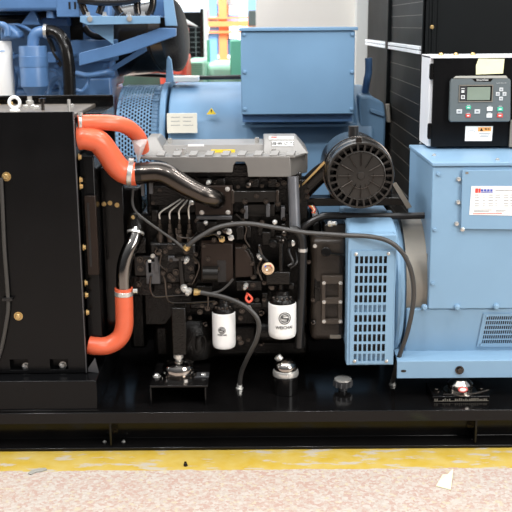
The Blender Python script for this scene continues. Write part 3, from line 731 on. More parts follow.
MB().lathe((p.x, .0815, zc+.024), FR, [(.0175, 0), (.0175, .0022), (0, .0023)], 20).build('badge', 'red', m4).scale = (1, 1, .62)
MB().lathe((p.x, .0795, zc+.024), FR, [(.0125, 0), (.0125, .0012), (0, .0013)], 20).build('badge_centre', 'paper', m4).scale = (1, 1, .55)
for dx in (-.085, .078): bolt((p.x+dx, .13, zc), Z_, .009, m4, 'gunmetal')
MB().tube([(p.x-.07, .085, zc+.004), (p.x, .08, zc+.004), (p.x+.06, .085, zc+.010), (p.x+.095, .09, zc+.018)], .004, 8).build('mount_strap', 'gunmetal', m4)

# ------------------------------------------------------------------ alternator
alt = thing('alternator', 'blue alternator with big terminal box on the right of the front base', 'alternator', (.8, .42, zt))
YT = .15
xt = ax(433, 165, YT); zt_b = az(470, 309, YT); ztop = az(470, 162, YT); XR = 1.22
tb = MB().prism([(xt, YT, zt_b), (xt, YT, ztop-.016), (xt, .66, ztop-.016), (xt, .66, zt_b+.19), (xt, YT+.05, zt_b+.19), (xt, YT+.05, zt_b)], (XR-xt, 0, 0)).build('terminal_box', 'blue', alt, bevel=.004)
MB().box(xt-.004, XR, YT-.006, .665, ztop-.0145, ztop-.0006).build('lid', 'blue', tb, bevel=.003)
for px, py in ((438.4, 174), (434.5, 229.5), (432.5, 283.5)): bolt(at(px, py, YT), FR, .0062, tb, 'blue', 'screw')
for px, py in ((434, 155.5), (497.5, 160), (421, 143.5)):
    p = onz(px, py, ztop); bolt((p.x, max(p.y, YT+.012), ztop-.0006), Z_, .006, tb, 'zinc', 'screw')
# access panel: a sheet standing on spacers, its edges rolled slightly
ya_ = YT-.012
pa = [at(462.5, 170.5, ya_), at(461, 229, ya_), V((XR-.03, ya_, az(512, 231, ya_))), V((XR-.03, ya_, az(512, 170, ya_)))]
MB().prism(pa, (0, .0117, 0)).build('access_panel', 'blue', tb, bevel=.001)
for px, py in ((458.5, 179), (458, 202), (456.5, 223.5)):
    p = at(px, py, YT); MB().lathe(p, FR, [(.0085, 0), (.0085, .006), (.006, .010), (0, .011)], 14).build('panel_screw', 'zinc', tb)
MB().lathe(at(462, 229, YT-.002), FR, [(.0075, 0), (.0075, .010), (.004, .012), (0, .012)], 12).build('panel_screw', 'zinc', tb)
MB().pbox(465.5, 172, 468.5, 174, ya_-.001, ya_+.002).build('rivet', 'steel', tb)
# nameplate
yn = ya_-.0016
npl = MB().prism([at(471.5, 186.2, yn), at(469.3, 214.8, yn), at(524, 215.8, yn), at(526, 186.2, yn)], (0, .0014, 0)).build('nameplate', 'paper', tb)
yq = yn-.0008
def mark(pts, name, mat):   # printed marks on the nameplate
    mb = MB()
    for a, c0, d, e in pts: mb.pbox(a, c0, d, e, yq, yq+.0007)
    return mb.build(name, mat, tb)
mark([(475.3, 188.5, 478.2, 192.8), (478.6, 188.5, 480.6, 192.8)], 'nameplate_logo', 'red')
mark([(481, 189.2, 483.3, 191.4), (484, 189.2, 486.5, 191.4), (487.2, 189.2, 489.6, 191.4), (490.3, 189.2, 492.6, 191.4), (481, 191.8, 492.8, 192.6)], 'nameplate_heading', 'blueprint')
rows = []
for j in range(5):
    y = 194.8+j*2.7
    for a, l in ((475, 4), (483, 1.8), (488.5, 4.5), (495.3, 5 if j < 2 else 1.8), (504, 4.5), (510.2, 3)): rows.append((a, y, a+l, y+.55))
rows += [(474, 209.8, 492, 210.3), (474, 211.3, 489, 211.8), (496, 210, 506, 210.5), (496, 211.6, 504, 212), (495.5, 190, 514, 190.6)]
mark(rows, 'nameplate_print', 'ink')
mark([(473, 213.3, 502, 213.9)], 'nameplate_line', 'red')
# lower casing
zc1 = zt_b-.001; zc0 = az(470, 353, .17)
xl_ = ax(406, 330, .16)
mb = MB().prism([(xl_, YT+.004, zc1), (xl_, .185, zc0), (xl_, .62, zc0), (xl_, .66, zc1-.02), (xl_, .66, zc1+.15), (xl_, .22, zc1+.15), (xl_, YT+.055, zc1)], (XR-xl_, 0, 0))
mb.build('lower_casing', 'blue', alt, bevel=.004)
for px, py in ((424.2, 307), (457, 307), (496, 306.3)):
    p = at(px, py, YT); MB().lathe((p.x, YT+.001, p.z), FR, [(.0115, 0), (.0115, .004), (.010, .012), (.006, .015), (0, .015)], 16).build('casing_bolt', 'blue', alt)
# vent grille on the casing
def casing_y(z):
    pts = [(zc1, YT+.004), (zc0, .185)]
    for (a, b_), (c0, d) in zip(pts, pts[1:]):
        if z >= c0: return b_+(d-b_)*(a-z)/(a-c0)
    return .185
vz0, vz1 = az(490, 348, .165), az(490, 314, .15)
xv0 = ax(483, 331, .15); xv1 = XR-.05
nxv = 42; wv = (xv1-xv0-.024)/nxv
xs = [xv0, xv0+.012]; 
for k in range(nxv): xs += [xv0+.012+wv*k+wv*.3, xv0+.012+wv*(k+1)]
xs += [xv1]
zs = [vz0, vz0+.010]
hv = (vz1-vz0-.02)/6
for k in range(6): zs += [vz0+.010+hv*k+hv*.25, vz0+.010+hv*(k+1)]
zs += [vz1]
MB().grid(xs, zs, lambda i, j: i % 2 == 0 and j % 2 == 0 and 0 < i < len(xs)-1 and 0 < j < len(zs)-1, lambda x, z, s: (x-(vz1-z)*.10, casing_y(z)-.005+.003*s, z)).build('vent_grille', 'blue', alt)
MB().hexa([(xv0+.008, casing_y(vz0)-.0015, vz0+.006), (xv1, casing_y(vz0)-.0015, vz0+.006), (xv1, casing_y(vz0)+.01, vz0+.006), (xv0+.008, casing_y(vz0)+.01, vz0+.006),
           (xv0+.008, casing_y(vz1)-.0015, vz1-.006), (xv1, casing_y(vz1)-.0015, vz1-.006), (xv1, casing_y(vz1)+.01, vz1-.006), (xv0+.008, casing_y(vz1)+.01, vz1-.006)]).build('vent_opening', 'rubber', alt)
for px, py in ((487, 316), (481, 345)): MB().lathe(at(px, py, casing_y(az(px, py, .155))-.005), FR, [(.004, 0), (.004, .003), (0, .004)], 10).build('grille_screw', 'blue', alt)
# foot rail
yf = .10
zf1, zfm, zf0 = az(460, 353.5, yf+.05), az(460, 361, yf), az(460, 378, yf)
xf = ax(397, 370, yf)
mb = MB().prism([(xf, yf, zf0), (xf, yf, zfm), (xf, yf+.012, zfm+.006), (xf, yf+.07, zf1), (xf, .30, zf1), (xf, .30, zf1-.008), (xf, yf+.07, zf1-.008), (xf, yf+.012, zfm-.004), (xf, yf+.008, zf0)], (XR-xf, 0, 0))
mb.build('foot_rail', 'blue', alt, bevel=.0015)
MB().lathe(at(403.5, 371, yf), FR, [(.010, 0), (.010, .001), (0, .0011)], 14).build('rail_hole', 'rubber', alt).scale = (1, 1, .5)
MB().box(xf+.02, XR, .55, .70, zt+.03, zf1).build('foot_rail', 'blue', alt, bevel=.002)
bolt(at(459.5, 370, yf), FR, .011, alt, 'gunmetal')
# stator body
MB().lathe((ax(402, 290, .2), .42, .50), X_, [(.235, 0), (.24, .008), (.24, .5)], 48).build('stator_body', 'blue', alt)
MB().lathe((ax(406.5, 250, .2), .42, .52), X_, [(.25, 0), (.25, .08)], 48).build('lamination_stack', 'steel', alt)
# adapter housing with the intake grille
yg = .10
gx0, gx1 = ax(347.5, 300, yg), ax(395, 300, yg); gz0, gz1 = az(371, 365, yg), az(371, 235, yg)
mb = MB()
sec = [(.14, gz0+.03), (.14, gz1-.005), (.20, gz1+.015), (.30, gz1+.03), (.52, gz1+.03), (.64, gz1-.04), (.68, gz1-.15), (.68, gz0+.12), (.60, gz0+.03)]
mb.prism([(gx0+.004, a, c0) for a, c0 in sec], (gx1-gx0+.006, 0, 0)); mb.build('adapter_housing', 'blue', alt, bevel=.012, seg=3)
MB().lathe((gx1+.012, .41, .50), X_, [(.275, -.004), (.283, .004), (.283, .014), (.262, .03)], 48).build('adapter_flange', 'blue', alt)
# panel with slots
colw = (ax(387.5, 300, yg)-ax(354.5, 300, yg))/7
px0_, px1_ = ax(350.5, 300, yg), ax(393, 300, yg); pz0_, pz1_ = az(371, 363.5, yg), az(371, 250.5, yg)
xs = [px0_, ax(354.5, 300, yg)]
for k in range(7): xs += [xs[1]+colw*k+colw*.66, xs[1]+colw*(k+1)]
xs += [px1_]
zs = [pz0_]
cuts = []
for k in range(11):
    lo = 361.8-9.75*k; cuts += [az(371, lo-1.0, yg), az(371, lo-8.4, yg)]
zs += cuts + [pz1_]
gp = MB().grid(xs, zs, lambda i, j: 0 < i < len(xs)-2 and i % 2 == 1 and j % 2 == 1, lambda x, z, s: (x, yg-.004+.0038*s, z)).build('intake_grille', 'blue', alt)
MB().grid([gx0, px0_+.006, px1_-.006, gx1], [gz0, pz0_+.006, pz1_-.006, gz1], lambda i, j: i == 1 and j == 1, lambda x, z, s: (x, yg+.004*s, z)).build('housing_front', 'blue', alt, bevel=.002)
mb = MB().box(gx0, gx0+.006, yg+.0042, .165, gz0, gz1).box(gx1-.006, gx1, yg+.0042, .165, gz0, gz1).box(gx0+.007, gx1-.007, yg+.0042, .165, gz1-.006, gz1).box(gx0+.007, gx1-.007, yg+.0042, .165, gz0, gz0+.006)
mb.build('grille_box', 'blue', alt, bevel=.001)
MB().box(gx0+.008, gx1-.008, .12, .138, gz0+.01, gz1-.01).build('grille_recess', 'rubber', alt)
for a_, c0_ in ((315, 304.5), (364, 353.5)): MB().box(gx0+.012, gx1-.012, .108, .1195, az(371, a_, .11), az(371, c0_, .11)).build('grille_baffle', 'blue', alt)
for px, py in ((388.5, 253.5), (386.5, 361), (354.5, 361), (356, 254)): MB().lathe(at(px, py, yg-.004), FR, [(.006, 0), (.006, .003), (.003, .005), (0, .005)], 12).build('grille_screw', 'zinc', alt)

# ------------------------------------------------------------------ control box on the terminal box
q0 = onz(470, 149, ztop); yc = max(YT+.03, q0.y)
cx0_ = ax(432.5, 100, yc); zb_c, zt_c = ztop, az(470, 56, yc)
ctl = thing('control_box', 'black control cabinet with white sides standing on the blue terminal box', 'control box', (.8, yc+.1, ztop))
zb_c += .006
MB().box(cx0_-.012, 1.16, yc+.012, yc+.20, zb_c+.004, zt_c).build('cabinet', 'offwhite', ctl, bevel=.002)
for x in (cx0_+.05, 1.1): MB().cyl((x, yc+.08, ztop), (x, yc+.08, zb_c+.006), .018, 14).build('rubber_foot', 'rubber', ctl)
dr = MB().box(cx0_, 1.155, yc, yc+.0115, zb_c+.004, zt_c-.008).build('door', 'panel', ctl, bevel=.001)
MB().box(cx0_-.012, 1.165, yc-.004, yc+.205, zt_c-.0075, zt_c+.002).build('cabinet_top', 'offwhite', ctl, bevel=.001)
for py in (71.5, 131): 
    z = az(430, py, yc); MB().box(cx0_-.014, cx0_-.001, yc-.002, yc+.012, z-.026, z+.026).cyl((cx0_-.008, yc-.004, z-.03), (cx0_-.008, yc-.004, z+.03), .007, 10).build('hinge', 'black', ctl, bevel=.001)
for px in (441, 456, 473): 
    p = at(px, 54, yc+.03); MB().lathe((p.x, yc+.03, zt_c+.002), Z_, [(.010, 0), (.010, .004), (.006, .010), (0, .011)], 12).build('lid_screw', 'brass', ctl)
x = ax(509.5, 130, yc); MB().pbox(510, 120, 514, 147, yc-.012, yc-.001).build('door_edge_strip', 'steel', ctl)
# controller
yk = yc-.022
kp = [(452, 79), (479, 77.2), (484, 76.6), (508, 78), (510.8, 80), (510.6, 120), (509, 121.8), (450.5, 122), (449.2, 119.5), (450.5, 82)]
kb = MB().prism([at(a, c0, yk) for a, c0 in kp], (0, .0218, 0)).build('controller', 'keypad', ctl, bevel=.003)
MB().hexa([at(453, 78.3, yk-.002), at(508, 78.3, yk-.002), at(508, 78.3, yk+.0215), at(453, 78.3, yk+.0215), at(456, 76, yk), at(506, 75.6, yk), at(506, 75.6, yk+.0215), at(456, 76, yk+.0215)]).build('controller_top', 'bezel', kb, bevel=.001)
MB().prism([at(472, 78.6, yk-.0008), at(493, 78.6, yk-.0008), at(491, 81.6, yk-.0008), at(475, 81.6, yk-.0008)], (0, .0007, 0)).build('name_strip', 'plastic', kb)
text('name_lettering', 'SmartGen', 'white', kb, at(482.5, 80.0, yk-.0016), .0095, sx=1.15)
text('subtitle_lettering', 'Genset Controller', 'grey_key', kb, at(501.5, 83, yk-.0006), .0052)
fx = [ax(v, 93, yk) for v in (458.8, 459.6, 491.8, 492.8)]; fz = [az(475, v, yk) for v in (102, 101, 85.8, 84.8)]
MB().grid(fx, fz, lambda i, j: i == 1 and j == 1, lambda x, z, s: (x, yk-.003+.003*s, z)).build('screen_frame', 'steel', kb)
MB().pbox(459.6, 85.8, 466.8, 101, yk-.0012, yk-.0002).build('icon_strip', 'darkink', kb)
MB().pbox(466.8, 85.8, 491.8, 101, yk-.0010, yk-.0002).build('screen_border', 'plastic', kb)
MB().pbox(467.2, 87, 490.2, 100, yk-.0018, yk-.0011).build('screen', 'lcd', kb)
def icon(pts, mat='white'):
    mb = MB()
    for a, c0, d, e in pts: mb.pbox(a, c0, d, e, yk-.0020, yk-.0013)
    mb.build('icon', mat, kb)
icon([(461.2, 88.3, 464.6, 88.8)]); icon([(461.4, 90.2, 464.4, 90.7), (461.4, 91.5, 464.4, 92.6), (461.9, 90.7, 462.4, 91.5), (463.5, 90.7, 464, 91.5)])
icon([(461.2, 95.2, 464.8, 95.8), (461.2, 98.3, 464.8, 98.9), (461.2, 95.8, 461.8, 98.3), (464.2, 95.8, 464.8, 98.3), (462.6, 96.6, 463.4, 97.4)])
def key(px, py, w, h, mat, mk):
    MB().pbox(px-w, py-h, px+w, py+h, yk-.0026, yk-.0002).build('button', mat, kb, bevel=.0008)
    MB().pbox(px-w*.45, py-h*.3, px+w*.45, py+h*.3, yk-.0032, yk-.0026).build('button_mark', mk, kb)
for px, py in ((501.3, 89.5), (497.8, 94), (504.5, 94), (501, 98.6)): key(px, py, 2, 1.9, 'grey_key', 'ink')
key(468.5, 107.6, 2.5, 1.7, 'green_key', 'white'); key(468.2, 115.7, 2.5, 1.8, 'red', 'white')
key(459.3, 111.5, 2.8, 2.2, 'grey_key', 'ink'); key(477.3, 111.5, 2.8, 2.2, 'grey_key', 'ink')
key(489.8, 109, 2.8, 2, 'white', 'grey_key'); key(489.4, 115.6, 2.8, 2, 'white', 'grey_key')
key(500.2, 109.2, 2.8, 1.9, 'green_key', 'white'); key(500, 115.6, 2.9, 1.9, 'red', 'white')
for px, py in ((468.5, 105.2), (468.2, 113.3), (489.8, 106.3), (500.4, 106.2), (489.4, 112.9), (500, 112.9)):
    MB().pbox(px-1.6, py-.3, px+1.6, py+.3, yk-.0012, yk-.0002).build('button_caption', 'grey_key', kb)
# warning sticker on the door
st = MB().prism([at(465.6, 126.2, yc-.0011), at(464.8, 141, yc-.0011), at(491.8, 141, yc-.0011), at(493, 126.2, yc-.0011)], (0, .001, 0)).build('warning_sticker', 'paper', ctl)
MB().pbox(478, 127.2, 491.3, 131.4, yc-.0018, yc-.0012).build('sticker_band', 'orangeprint', ctl)
tp = [at(479.8, 131, yc-.0024), at(483.2, 131, yc-.0024), at(481.5, 128, yc-.0024)]; MB().prism(tp, (0, .0005, 0)).build('sticker_triangle', 'brown', ctl)
text('sticker_heading', '警 告', 'brown', ctl, at(487.3, 129.3, yc-.0022), .0082)
mb = MB()
for a, c0, d, e in ((479, 133.2, 490, 133.7), (480.5, 134.8, 489, 135.3), (480, 136.3, 488.5, 136.8)): mb.pbox(a, c0, d, e, yc-.0018, yc-.0012)
cc = at(471.5, 134, yc-.0014)
mb.tube([cc+V((.0145*math.cos(2*math.pi*k/28), 0, .0145*math.sin(2*math.pi*k/28))) for k in range(29)], .0005, 5, 0)
mb.build('sticker_print', 'ink', ctl)
# yellow note
mb = MB().prism([at(478.6, 58.5, yc-.0012), at(476, 65.5, yc-.0014), at(476, 74.5, yc-.0028), at(503, 73.5, yc-.0028), at(504.6, 58.8, yc-.0012)], (0, .0009, 0))
tag(mb.build('paper_note', 'note'), 'pale yellow torn paper note stuck above the controller on the black door', 'note')

# ------------------------------------------------------------------ cables and hoses
def hose(name, pts, r, mat, label, cat='hose', n=10): return tag(MB().tube(pts, r, n, 10).build(name, mat), label, cat, 'flexible hoses to the deck' if name == 'flexible_hose' else None)
pe = onz(392.5, 385, zt)
h = hose('flexible_hose', [at(186, 248.5, .195), at(191, 243, .19), at(201, 236, .19), at(220, 226.5, .19), at(246, 223.5, .19), at(275, 227.5, .185), at(305, 232.5, .17), at(340, 235, .115), at(370, 236.5, .075), at(390, 242, .075), at(404, 255, .08), at(412, 275, .085), at(413.5, 300, .09), at(408, 330, .10), at(399, 357, .13), at(394.5, 373, .17), V((pe.x, pe.y, zt+.012))], .0084, 'hosegrey', 'long grey-black hose arching from the engine over the blue grille to the deck')
MB().lathe(at(186, 248.5, .195), at(192, 242.5, .19)-at(186, 248.5, .195), [(.012, -.004), (.012, .008), (.009, .009), (.009, .016)], 8).build('end_fitting', 'brass', h)
MB().lathe((pe.x, pe.y, zt), Z_, [(.014, 0), (.014, .006), (.0105, .007), (.0105, .02)], 8).build('end_fitting', 'zinc', h)
pe = onz(239.5, 389, zt)
h = hose('flexible_hose', [at(196, 292, .19), at(206, 293.5, .185), at(225, 297.5, .16), at(243, 305, .13), at(255, 315, .125), at(259, 326, .125), at(256, 341, .13), at(248, 357, .16), at(241.5, 372, .2), V((pe.x, pe.y, zt+.012))], .0082, 'hosegrey', 'short grey-black hose looping between the two white filters down to the deck')
MB().lathe(at(195, 292, .19), at(199, 292.3, .19)-at(195, 292, .19), [(.013, -.004), (.013, .01), (.0095, .011), (.0095, .02)], 8).build('end_fitting', 'brass', h)
MB().lathe((pe.x, pe.y, zt), Z_, [(.014, 0), (.014, .006), (.0105, .007), (.0105, .02)], 8).build('end_fitting', 'zinc', h)
hose('thin_hose', [at(133, 189, .23), at(132.5, 203, .22), at(137, 213, .21), at(148, 222, .2), at(162, 232, .195), at(175, 241, .195), at(184, 249, .2)], .0048, 'hosegrey', 'thin black hose hanging from behind the steel intake pipe to the injection pump')
hose('cable_conduit', [at(298, 232, .28), at(305, 226, .28), at(316, 219, .28), at(330, 216, .285), at(360, 216.3, .29), at(395, 216.2, .29), V((xt+.001, .29, az(424, 215.5, .29)))], .0125, 'rubber', 'thick black corrugated cable sleeve running into the side of the blue terminal box', 'cable')
mb = MB().lathe(at(268, 268, .2), FR, [(.0, -.0), (.018, .0), (.0225, .004), (.0225, .014), (.017, .018), (.013, .012), (0, .012)], 20)
cn = tag(mb.build('wire_connector', 'copper'), 'round beige plug with coloured wires hanging above the larger white filter', 'connector')
for dx, dz, mt in ((-.009, .006, 'blueprint'), (.009, .009, 'red'), (-.004, -.007, 'paper'), (.006, -.006, 'brass')):
    MB().cyl(at(268, 268, .186)+V((dx, 0, dz)), at(268, 268, .178)+V((dx, 0, dz)), .0035, 8).build('wire_end', mt, cn)
MB().tube([at(268, 262, .195), at(264, 258, .2), at(260, 252, .21), at(259.5, 245, .225)], .005, 8).build('wire_lead', 'rubber', cn)
MB().tube([at(247, 295, .2), at(246, 299, .198), at(249, 302, .196), at(252, 299, .197), at(249.5, 295.5, .2), at(247, 293.5, .222)], .0042, 8).build('wire_loop', 'redpaint', eng)
mb = MB()
for k, mt in enumerate(('redpaint', 'yellow', 'paper', 'redpaint')):
    MB().tube([at(309+k*1.5, 206, .31), at(312+k, 208.5+k*.6, .29), at(315-k, 213, .29)], .003, 6).build('wire_loop', mt, eng)
MB().lathe(at(329, 224, .245), V((1, -.6, .2)), [(.011, 0), (.011, .012), (.007, .013), (.007, .03), (0, .03)], 8).build('cable_gland', 'zinc', eng)

# paper scrap and pebble on the floor
q1 = [onz(a, c0, .0015) for a, c0 in ((436, 486), (443, 474.5), (451.5, 474.2), (453, 473.5), (450.7, 490))]
mb = MB().prism(q1, (0, 0, .0012)); mb.bm.verts.ensure_lookup_table(); 
for i in (3, 8): mb.bm.verts[i].co.z += .016
tag(mb.build('paper_scrap', 'note'), 'small scrap of pale yellow paper lying on the pink floor', 'paper')
p = onz(185.5, 466, 0)
tag(MB().lathe((p.x, p.y, 0), Z_, [(.007, 0), (.0085, .004), (.006, .010), (.005, .011), (.005, .015), (0, .015)], 6).build('loose_nut', 'gunmetal'), 'tiny dark loose nut lying at the edge of the yellow floor line', 'nut')
q1 = [onz(a, c0, .001) for a, c0 in ((28, 474), (31, 471), (38, 469.4), (46, 468.4), (47, 470), (41, 472), (36, 472.5), (31, 475))]
tag(MB().prism(q1, (0, 0, .003)).build('paint_flake', 'bezel'), 'pale flake of peeled paint beside the yellow floor line, lower left', 'paint flake')

# ------------------------------------------------------------------ second generator behind (blue)
YB = 1.45
bsk = thing('generator_skid', 'dark base frame of the second, blue generator set behind the front base frame', 'base frame', (-.3, 2.0, 0))
MB().box(-2.4, .66, 1.45, 1.60, 0, .28).build('side_rail', 'black', bsk, bevel=.004)
MB().box(-2.4, .66, 2.35, 2.50, 0, .28).build('side_rail', 'black', bsk, bevel=.004)
MB().box(.51, .66, 1.60, 2.35, 0, .28).build('cross_member', 'black', bsk, bevel=.004)
MB().box(-2.4, -2.25, 1.60, 2.35, 0, .28).build('cross_member', 'black', bsk, bevel=.004)
MB().box(-1.0, -.85, 1.60, 2.35, 0.05, .28).build('cross_member', 'black', bsk, bevel=.004)
ba = thing('alternator', 'large blue alternator with square terminal box and warning triangle behind the black engine', 'alternator', (.1, 2.0, .28))
bx0, bx1 = ax(167, 110, 1.5), ax(388, 130, 1.5)
zc_ = .76; R_ = az(210, 83, 2.0)-zc_
def squircle(x, dr=0., n=40, p=3.2):
    out = []
    for k in range(n):
        a = 2*math.pi*k/n; ca, sa = math.cos(a), math.sin(a)
        rr = (abs(ca)**p+abs(sa)**p)**(-1/p)
        out.append(V((x, 2.0+(.50+dr)*rr*ca, zc_+(R_+dr)*rr*sa)))
    return out
MB().prism(squircle(bx0), (bx1-bx0-.16, 0, 0)).build('frame_body', 'blue_back', ba, bevel=.008)
MB().prism(squircle(bx0-.045, .012), (.03, 0, 0)).build('frame_flange', 'blue_back', ba, bevel=.006)
MB().prism(squircle(bx1-.16, -.02), (.10, 0, 0)).build('end_bracket', 'blue_back', ba, bevel=.015)
mb = MB()
for yy0 in (1.55, 2.35): mb.box(bx0+.1, bx1-.1, yy0, yy0+.12, .2802, .45)
mb.build('feet', 'blue_back', ba, bevel=.004)
# perforated guard
gx_a, gx_b = ax(113, 110, 1.5), bx0-.046
mb = MB()
ncol, nrow = 11, 44
def cylpt(u, a): 
    ca, sa = math.cos(a), math.sin(a); rr = (abs(ca)**2.6+abs(sa)**2.6)**(-1/2.6)
    return V((u, 2.0-.485*rr*ca, zc_+(R_-.01)*rr*sa))
a_lo, a_hi = math.radians(-25), math.radians(100)
da = (a_hi-a_lo)/nrow; du = (gx_b-gx_a-.05)/ncol
for i in range(ncol):
    u0 = gx_a+.012+du*i
    for j in range(nrow):
        a0 = a_lo+da*(j+(.5 if i % 2 else 0))
        ou = [(0, 0), (.5, 0), (1, 0), (1, 1), (.5, 1), (0, 1)]
        inn = [(.17, .25), (.5, .1), (.83, .25), (.83, .75), (.5, .9), (.17, .75)]
        vo = [mb.bm.verts.new(cylpt(u0+du*x, a0+da*y)) for x, y in ou]; vi = [mb.bm.verts.new(cylpt(u0+du*x, a0+da*y)) for x, y in inn]
        for k in range(6): mb.bm.faces.new((vo[k], vo[(k+1) % 6], vi[(k+1) % 6], vi[k]))
bmesh.ops.remove_doubles(mb.bm, verts=mb.bm.verts, dist=.0004)
for (u0, u1) in ((gx_a, gx_a+.012), (gx_a+.012+du*ncol, gx_b)):
    for j in range(nrow+1):
        vv = [mb.bm.verts.new(cylpt(u, a_lo+da*(j+t))) for u, t in ((u0, 0), (u1, 0), (u1, 1), (u0, 1))]; mb.bm.faces.new(vv)
g = mb.build('perforated_guard', 'blue_back', ba, angle=60); md = g.modifiers.new('thickness', 'SOLIDIFY'); md.thickness = .003
MB().prism(squircle(gx_a+.01, -.06), (gx_b-gx_a-.02, 0, 0)).build('inner_drum', 'brown', ba)
MB().pbox(167, 113.5, 197, 133, 1.478, 1.4995).build('rating_plate', 'cream', ba)
tri = [at(206.5, 114.5, 1.49), at(216, 114.3, 1.49), at(211.3, 108, 1.49)]
MB().prism(tri, (0, .012, 0)).build('warning_triangle', 'yellow', ba)
MB().prism([at(210.9, 112.5, 1.489), at(211.7, 112.5, 1.489), at(211.9, 109.7, 1.489), at(210.7, 109.7, 1.489)], (0, .0008, 0)).build('warning_mark', 'darkink', ba)
mb = MB()
for (a, c0, l) in ((171, 117, 9), (183, 117, 10), (171, 121, 9), (183, 121, 8), (171, 125, 9), (183, 125, 10)): mb.pbox(a, c0, a+l, c0+.5, 1.4772, 1.4779)
mb.build('rating_print', 'ink', ba)
# terminal box
yb_ = 1.33
tx0, tx1 = ax(241, 75, yb_), ax(354.5, 75, yb_); tz1, tz0 = az(298, 31, yb_), az(298, 114.5, yb_)
btb = MB().box(tx0, tx1, yb_, 2.1, tz0, tz1).build('terminal_box', 'blue_back', ba, bevel=.005)
MB().box(tx0-.008, tx1+.012, yb_-.012, 2.12, tz1+.0005, tz1+.016).build('lid', 'blue_back', btb, bevel=.003)
MB().box(tx0+.004, tx1-.004, yb_+.035, 1.75, az(298, 122, yb_+.03), tz0-.0004).build('shaded_skirt', 'blue_deep', btb, bevel=.002)  # deeper blue puts the shade under the overhang into the paint
for px, py in ((244, 34.5), (352.5, 34.5), (244.5, 72), (352, 72), (245, 109), (351.5, 109)): 
    MB().lathe(at(px, py, yb_), FR, [(.009, 0), (.009, .006), (.005, .009), (0, .009)], 12).build('cover_screw', 'blue_back', btb)
MB().box(tx0+.002, tx1+.02, 1.42, 1.452, az(298, 127, 1.42), az(298, 124, 1.42)).build('box_ledge', 'blue_back', ba, bevel=.002)
for px in (251, 347): MB().lathe(at(px, 123, 1.42), FR, [(.008, -.004), (.008, .006), (0, .007)], 12).build('cover_screw', 'blue_back', ba)
# eye plates: lifting lug on top, right end lug and pipe
MB().prism([at(165.5, 82, 1.7), at(173.5, 82, 1.7), at(171, 60, 1.7), at(168, 56, 1.7), at(166.5, 60, 1.7)], (0, .05, 0)).build('lifting_lug', 'blue_back', ba, bevel=.003)
MB().pbox(170, 77, 198, 82, 1.75, 1.9).build('top_plate', 'pillar', ba, bevel=.003)
MB().tube([at(368.5, 58, 1.7), at(368.5, 72, 1.7), at(367, 80, 1.7), at(365, 92, 1.75)], .018, 10).build('cable_pipe', 'blue_deep', ba)
mb = MB().prism([at(359, 150, 1.55), at(359, 96, 1.55), at(371, 96, 1.55), at(384, 103, 1.55), at(386, 118, 1.55), at(385, 150, 1.55)], (0, .5, 0))
mb.build('end_cover', 'blue_back', ba, bevel=.012)
MB().prism([at(370, 108, 1.535), at(385, 113, 1.535), at(384, 117, 1.535), at(370, 112, 1.535)], (0, .0145, 0)).build('end_cover_rib', 'blue_back', ba, bevel=.003)
hose('power_cable', [at(130, 74, 2.3), at(160, 75.5, 2.3), at(190, 77.5, 2.25), at(215, 77.6, 2.2), at(241, 77, 2.2)], .012, 'rubber', 'black cable lying along the top of the big blue alternator behind', 'cable')

# big blue engine behind, left
be = thing('diesel_engine', 'bright blue diesel engine behind the radiator at upper left', 'engine', (-1.0, 2.0, .28))
MB().box(-2.2, ax(111, 90, 1.9), 1.9, 2.4, .55, 1.16).build('cylinder_block', 'blue_deep', be, bevel=.02)
MB().box(-2.1, -.75, 1.90, 2.3, .2805, .55).build('oil_pan', 'blue_deep', be, bevel=.02)
MB().pbox(-30, -12, 60, 11, 1.50, 2.1).build('rocker_cover', 'blue_deep', be, bevel=.015)
MB().pbox(-30, 15, 30, 25, 1.70, 1.9).build('exhaust_manifold', 'cast', be, bevel=.02)
MB().pbox(56, -10, 79, 17, 1.5, 1.7).build('slotted_bracket', 'blue_deep', be, bevel=.003)
MB().box(-2.2, ax(112, 20, 1.9), 1.9, 2.3, 1.1602, az(80, -6, 1.9)).build('cylinder_head', 'blue_deep', be, bevel=.02)
for px in (69.5, 75): MB().pbox(px-1, 2, px+1, 9, 1.4985, 1.4999).build('bracket_slot', 'rubber', be)
MB().cyl(at(51, 18, 1.55), at(51, 9, 1.55), .022, 16).build('oil_cap', 'blue_deep', be)
MB().pbox(41, 18, 68, 26, 1.62, 1.895).build('side_cover', 'blue_deep', be, bevel=.006)
MB().prism([at(20, 25, 1.58), at(40, 25, 1.58), at(34, 10, 1.58), at(31, 10, 1.58)], (0, .05, 0)).build('gusset_bracket', 'blue_deep', be, bevel=.004)
MB().prism([at(0, 40, 1.45), at(20, 38, 1.45), at(18, 32, 1.45), at(9, 25, 1.45), at(0, 24, 1.45)], (0, .12, 0)).build('filter_head', 'blue_deep', be, bevel=.012)
MB().tube([at(-3, 25, 1.44), at(3, 25, 1.43), at(7, 29, 1.43), at(7.5, 36, 1.43)], .016, 12).build('oil_pipe', 'blue_deep', be)
MB().tube([at(8, 25, 1.6), at(18, 25, 1.56), at(28, 29, 1.54), at(36, 36, 1.54)], .008, 10).build('oil_pipe', 'blue_deep', be)
c0 = at(6, 104, 1.5); rr = .062
MB().lathe((c0.x-.02, 1.52, c0.z), Z_, [(rr*.9, 0), (rr, .015), (rr*.96, az(5, 42, 1.46)-c0.z), (rr*.9, az(5, 42, 1.46)-c0.z+.004)], 30).build('fuel_filter', 'white', be)
MB().pbox(0, 50.5, 4.5, 51.5, 1.4575, 1.4585).build('filter_print', 'rack_blue', be)
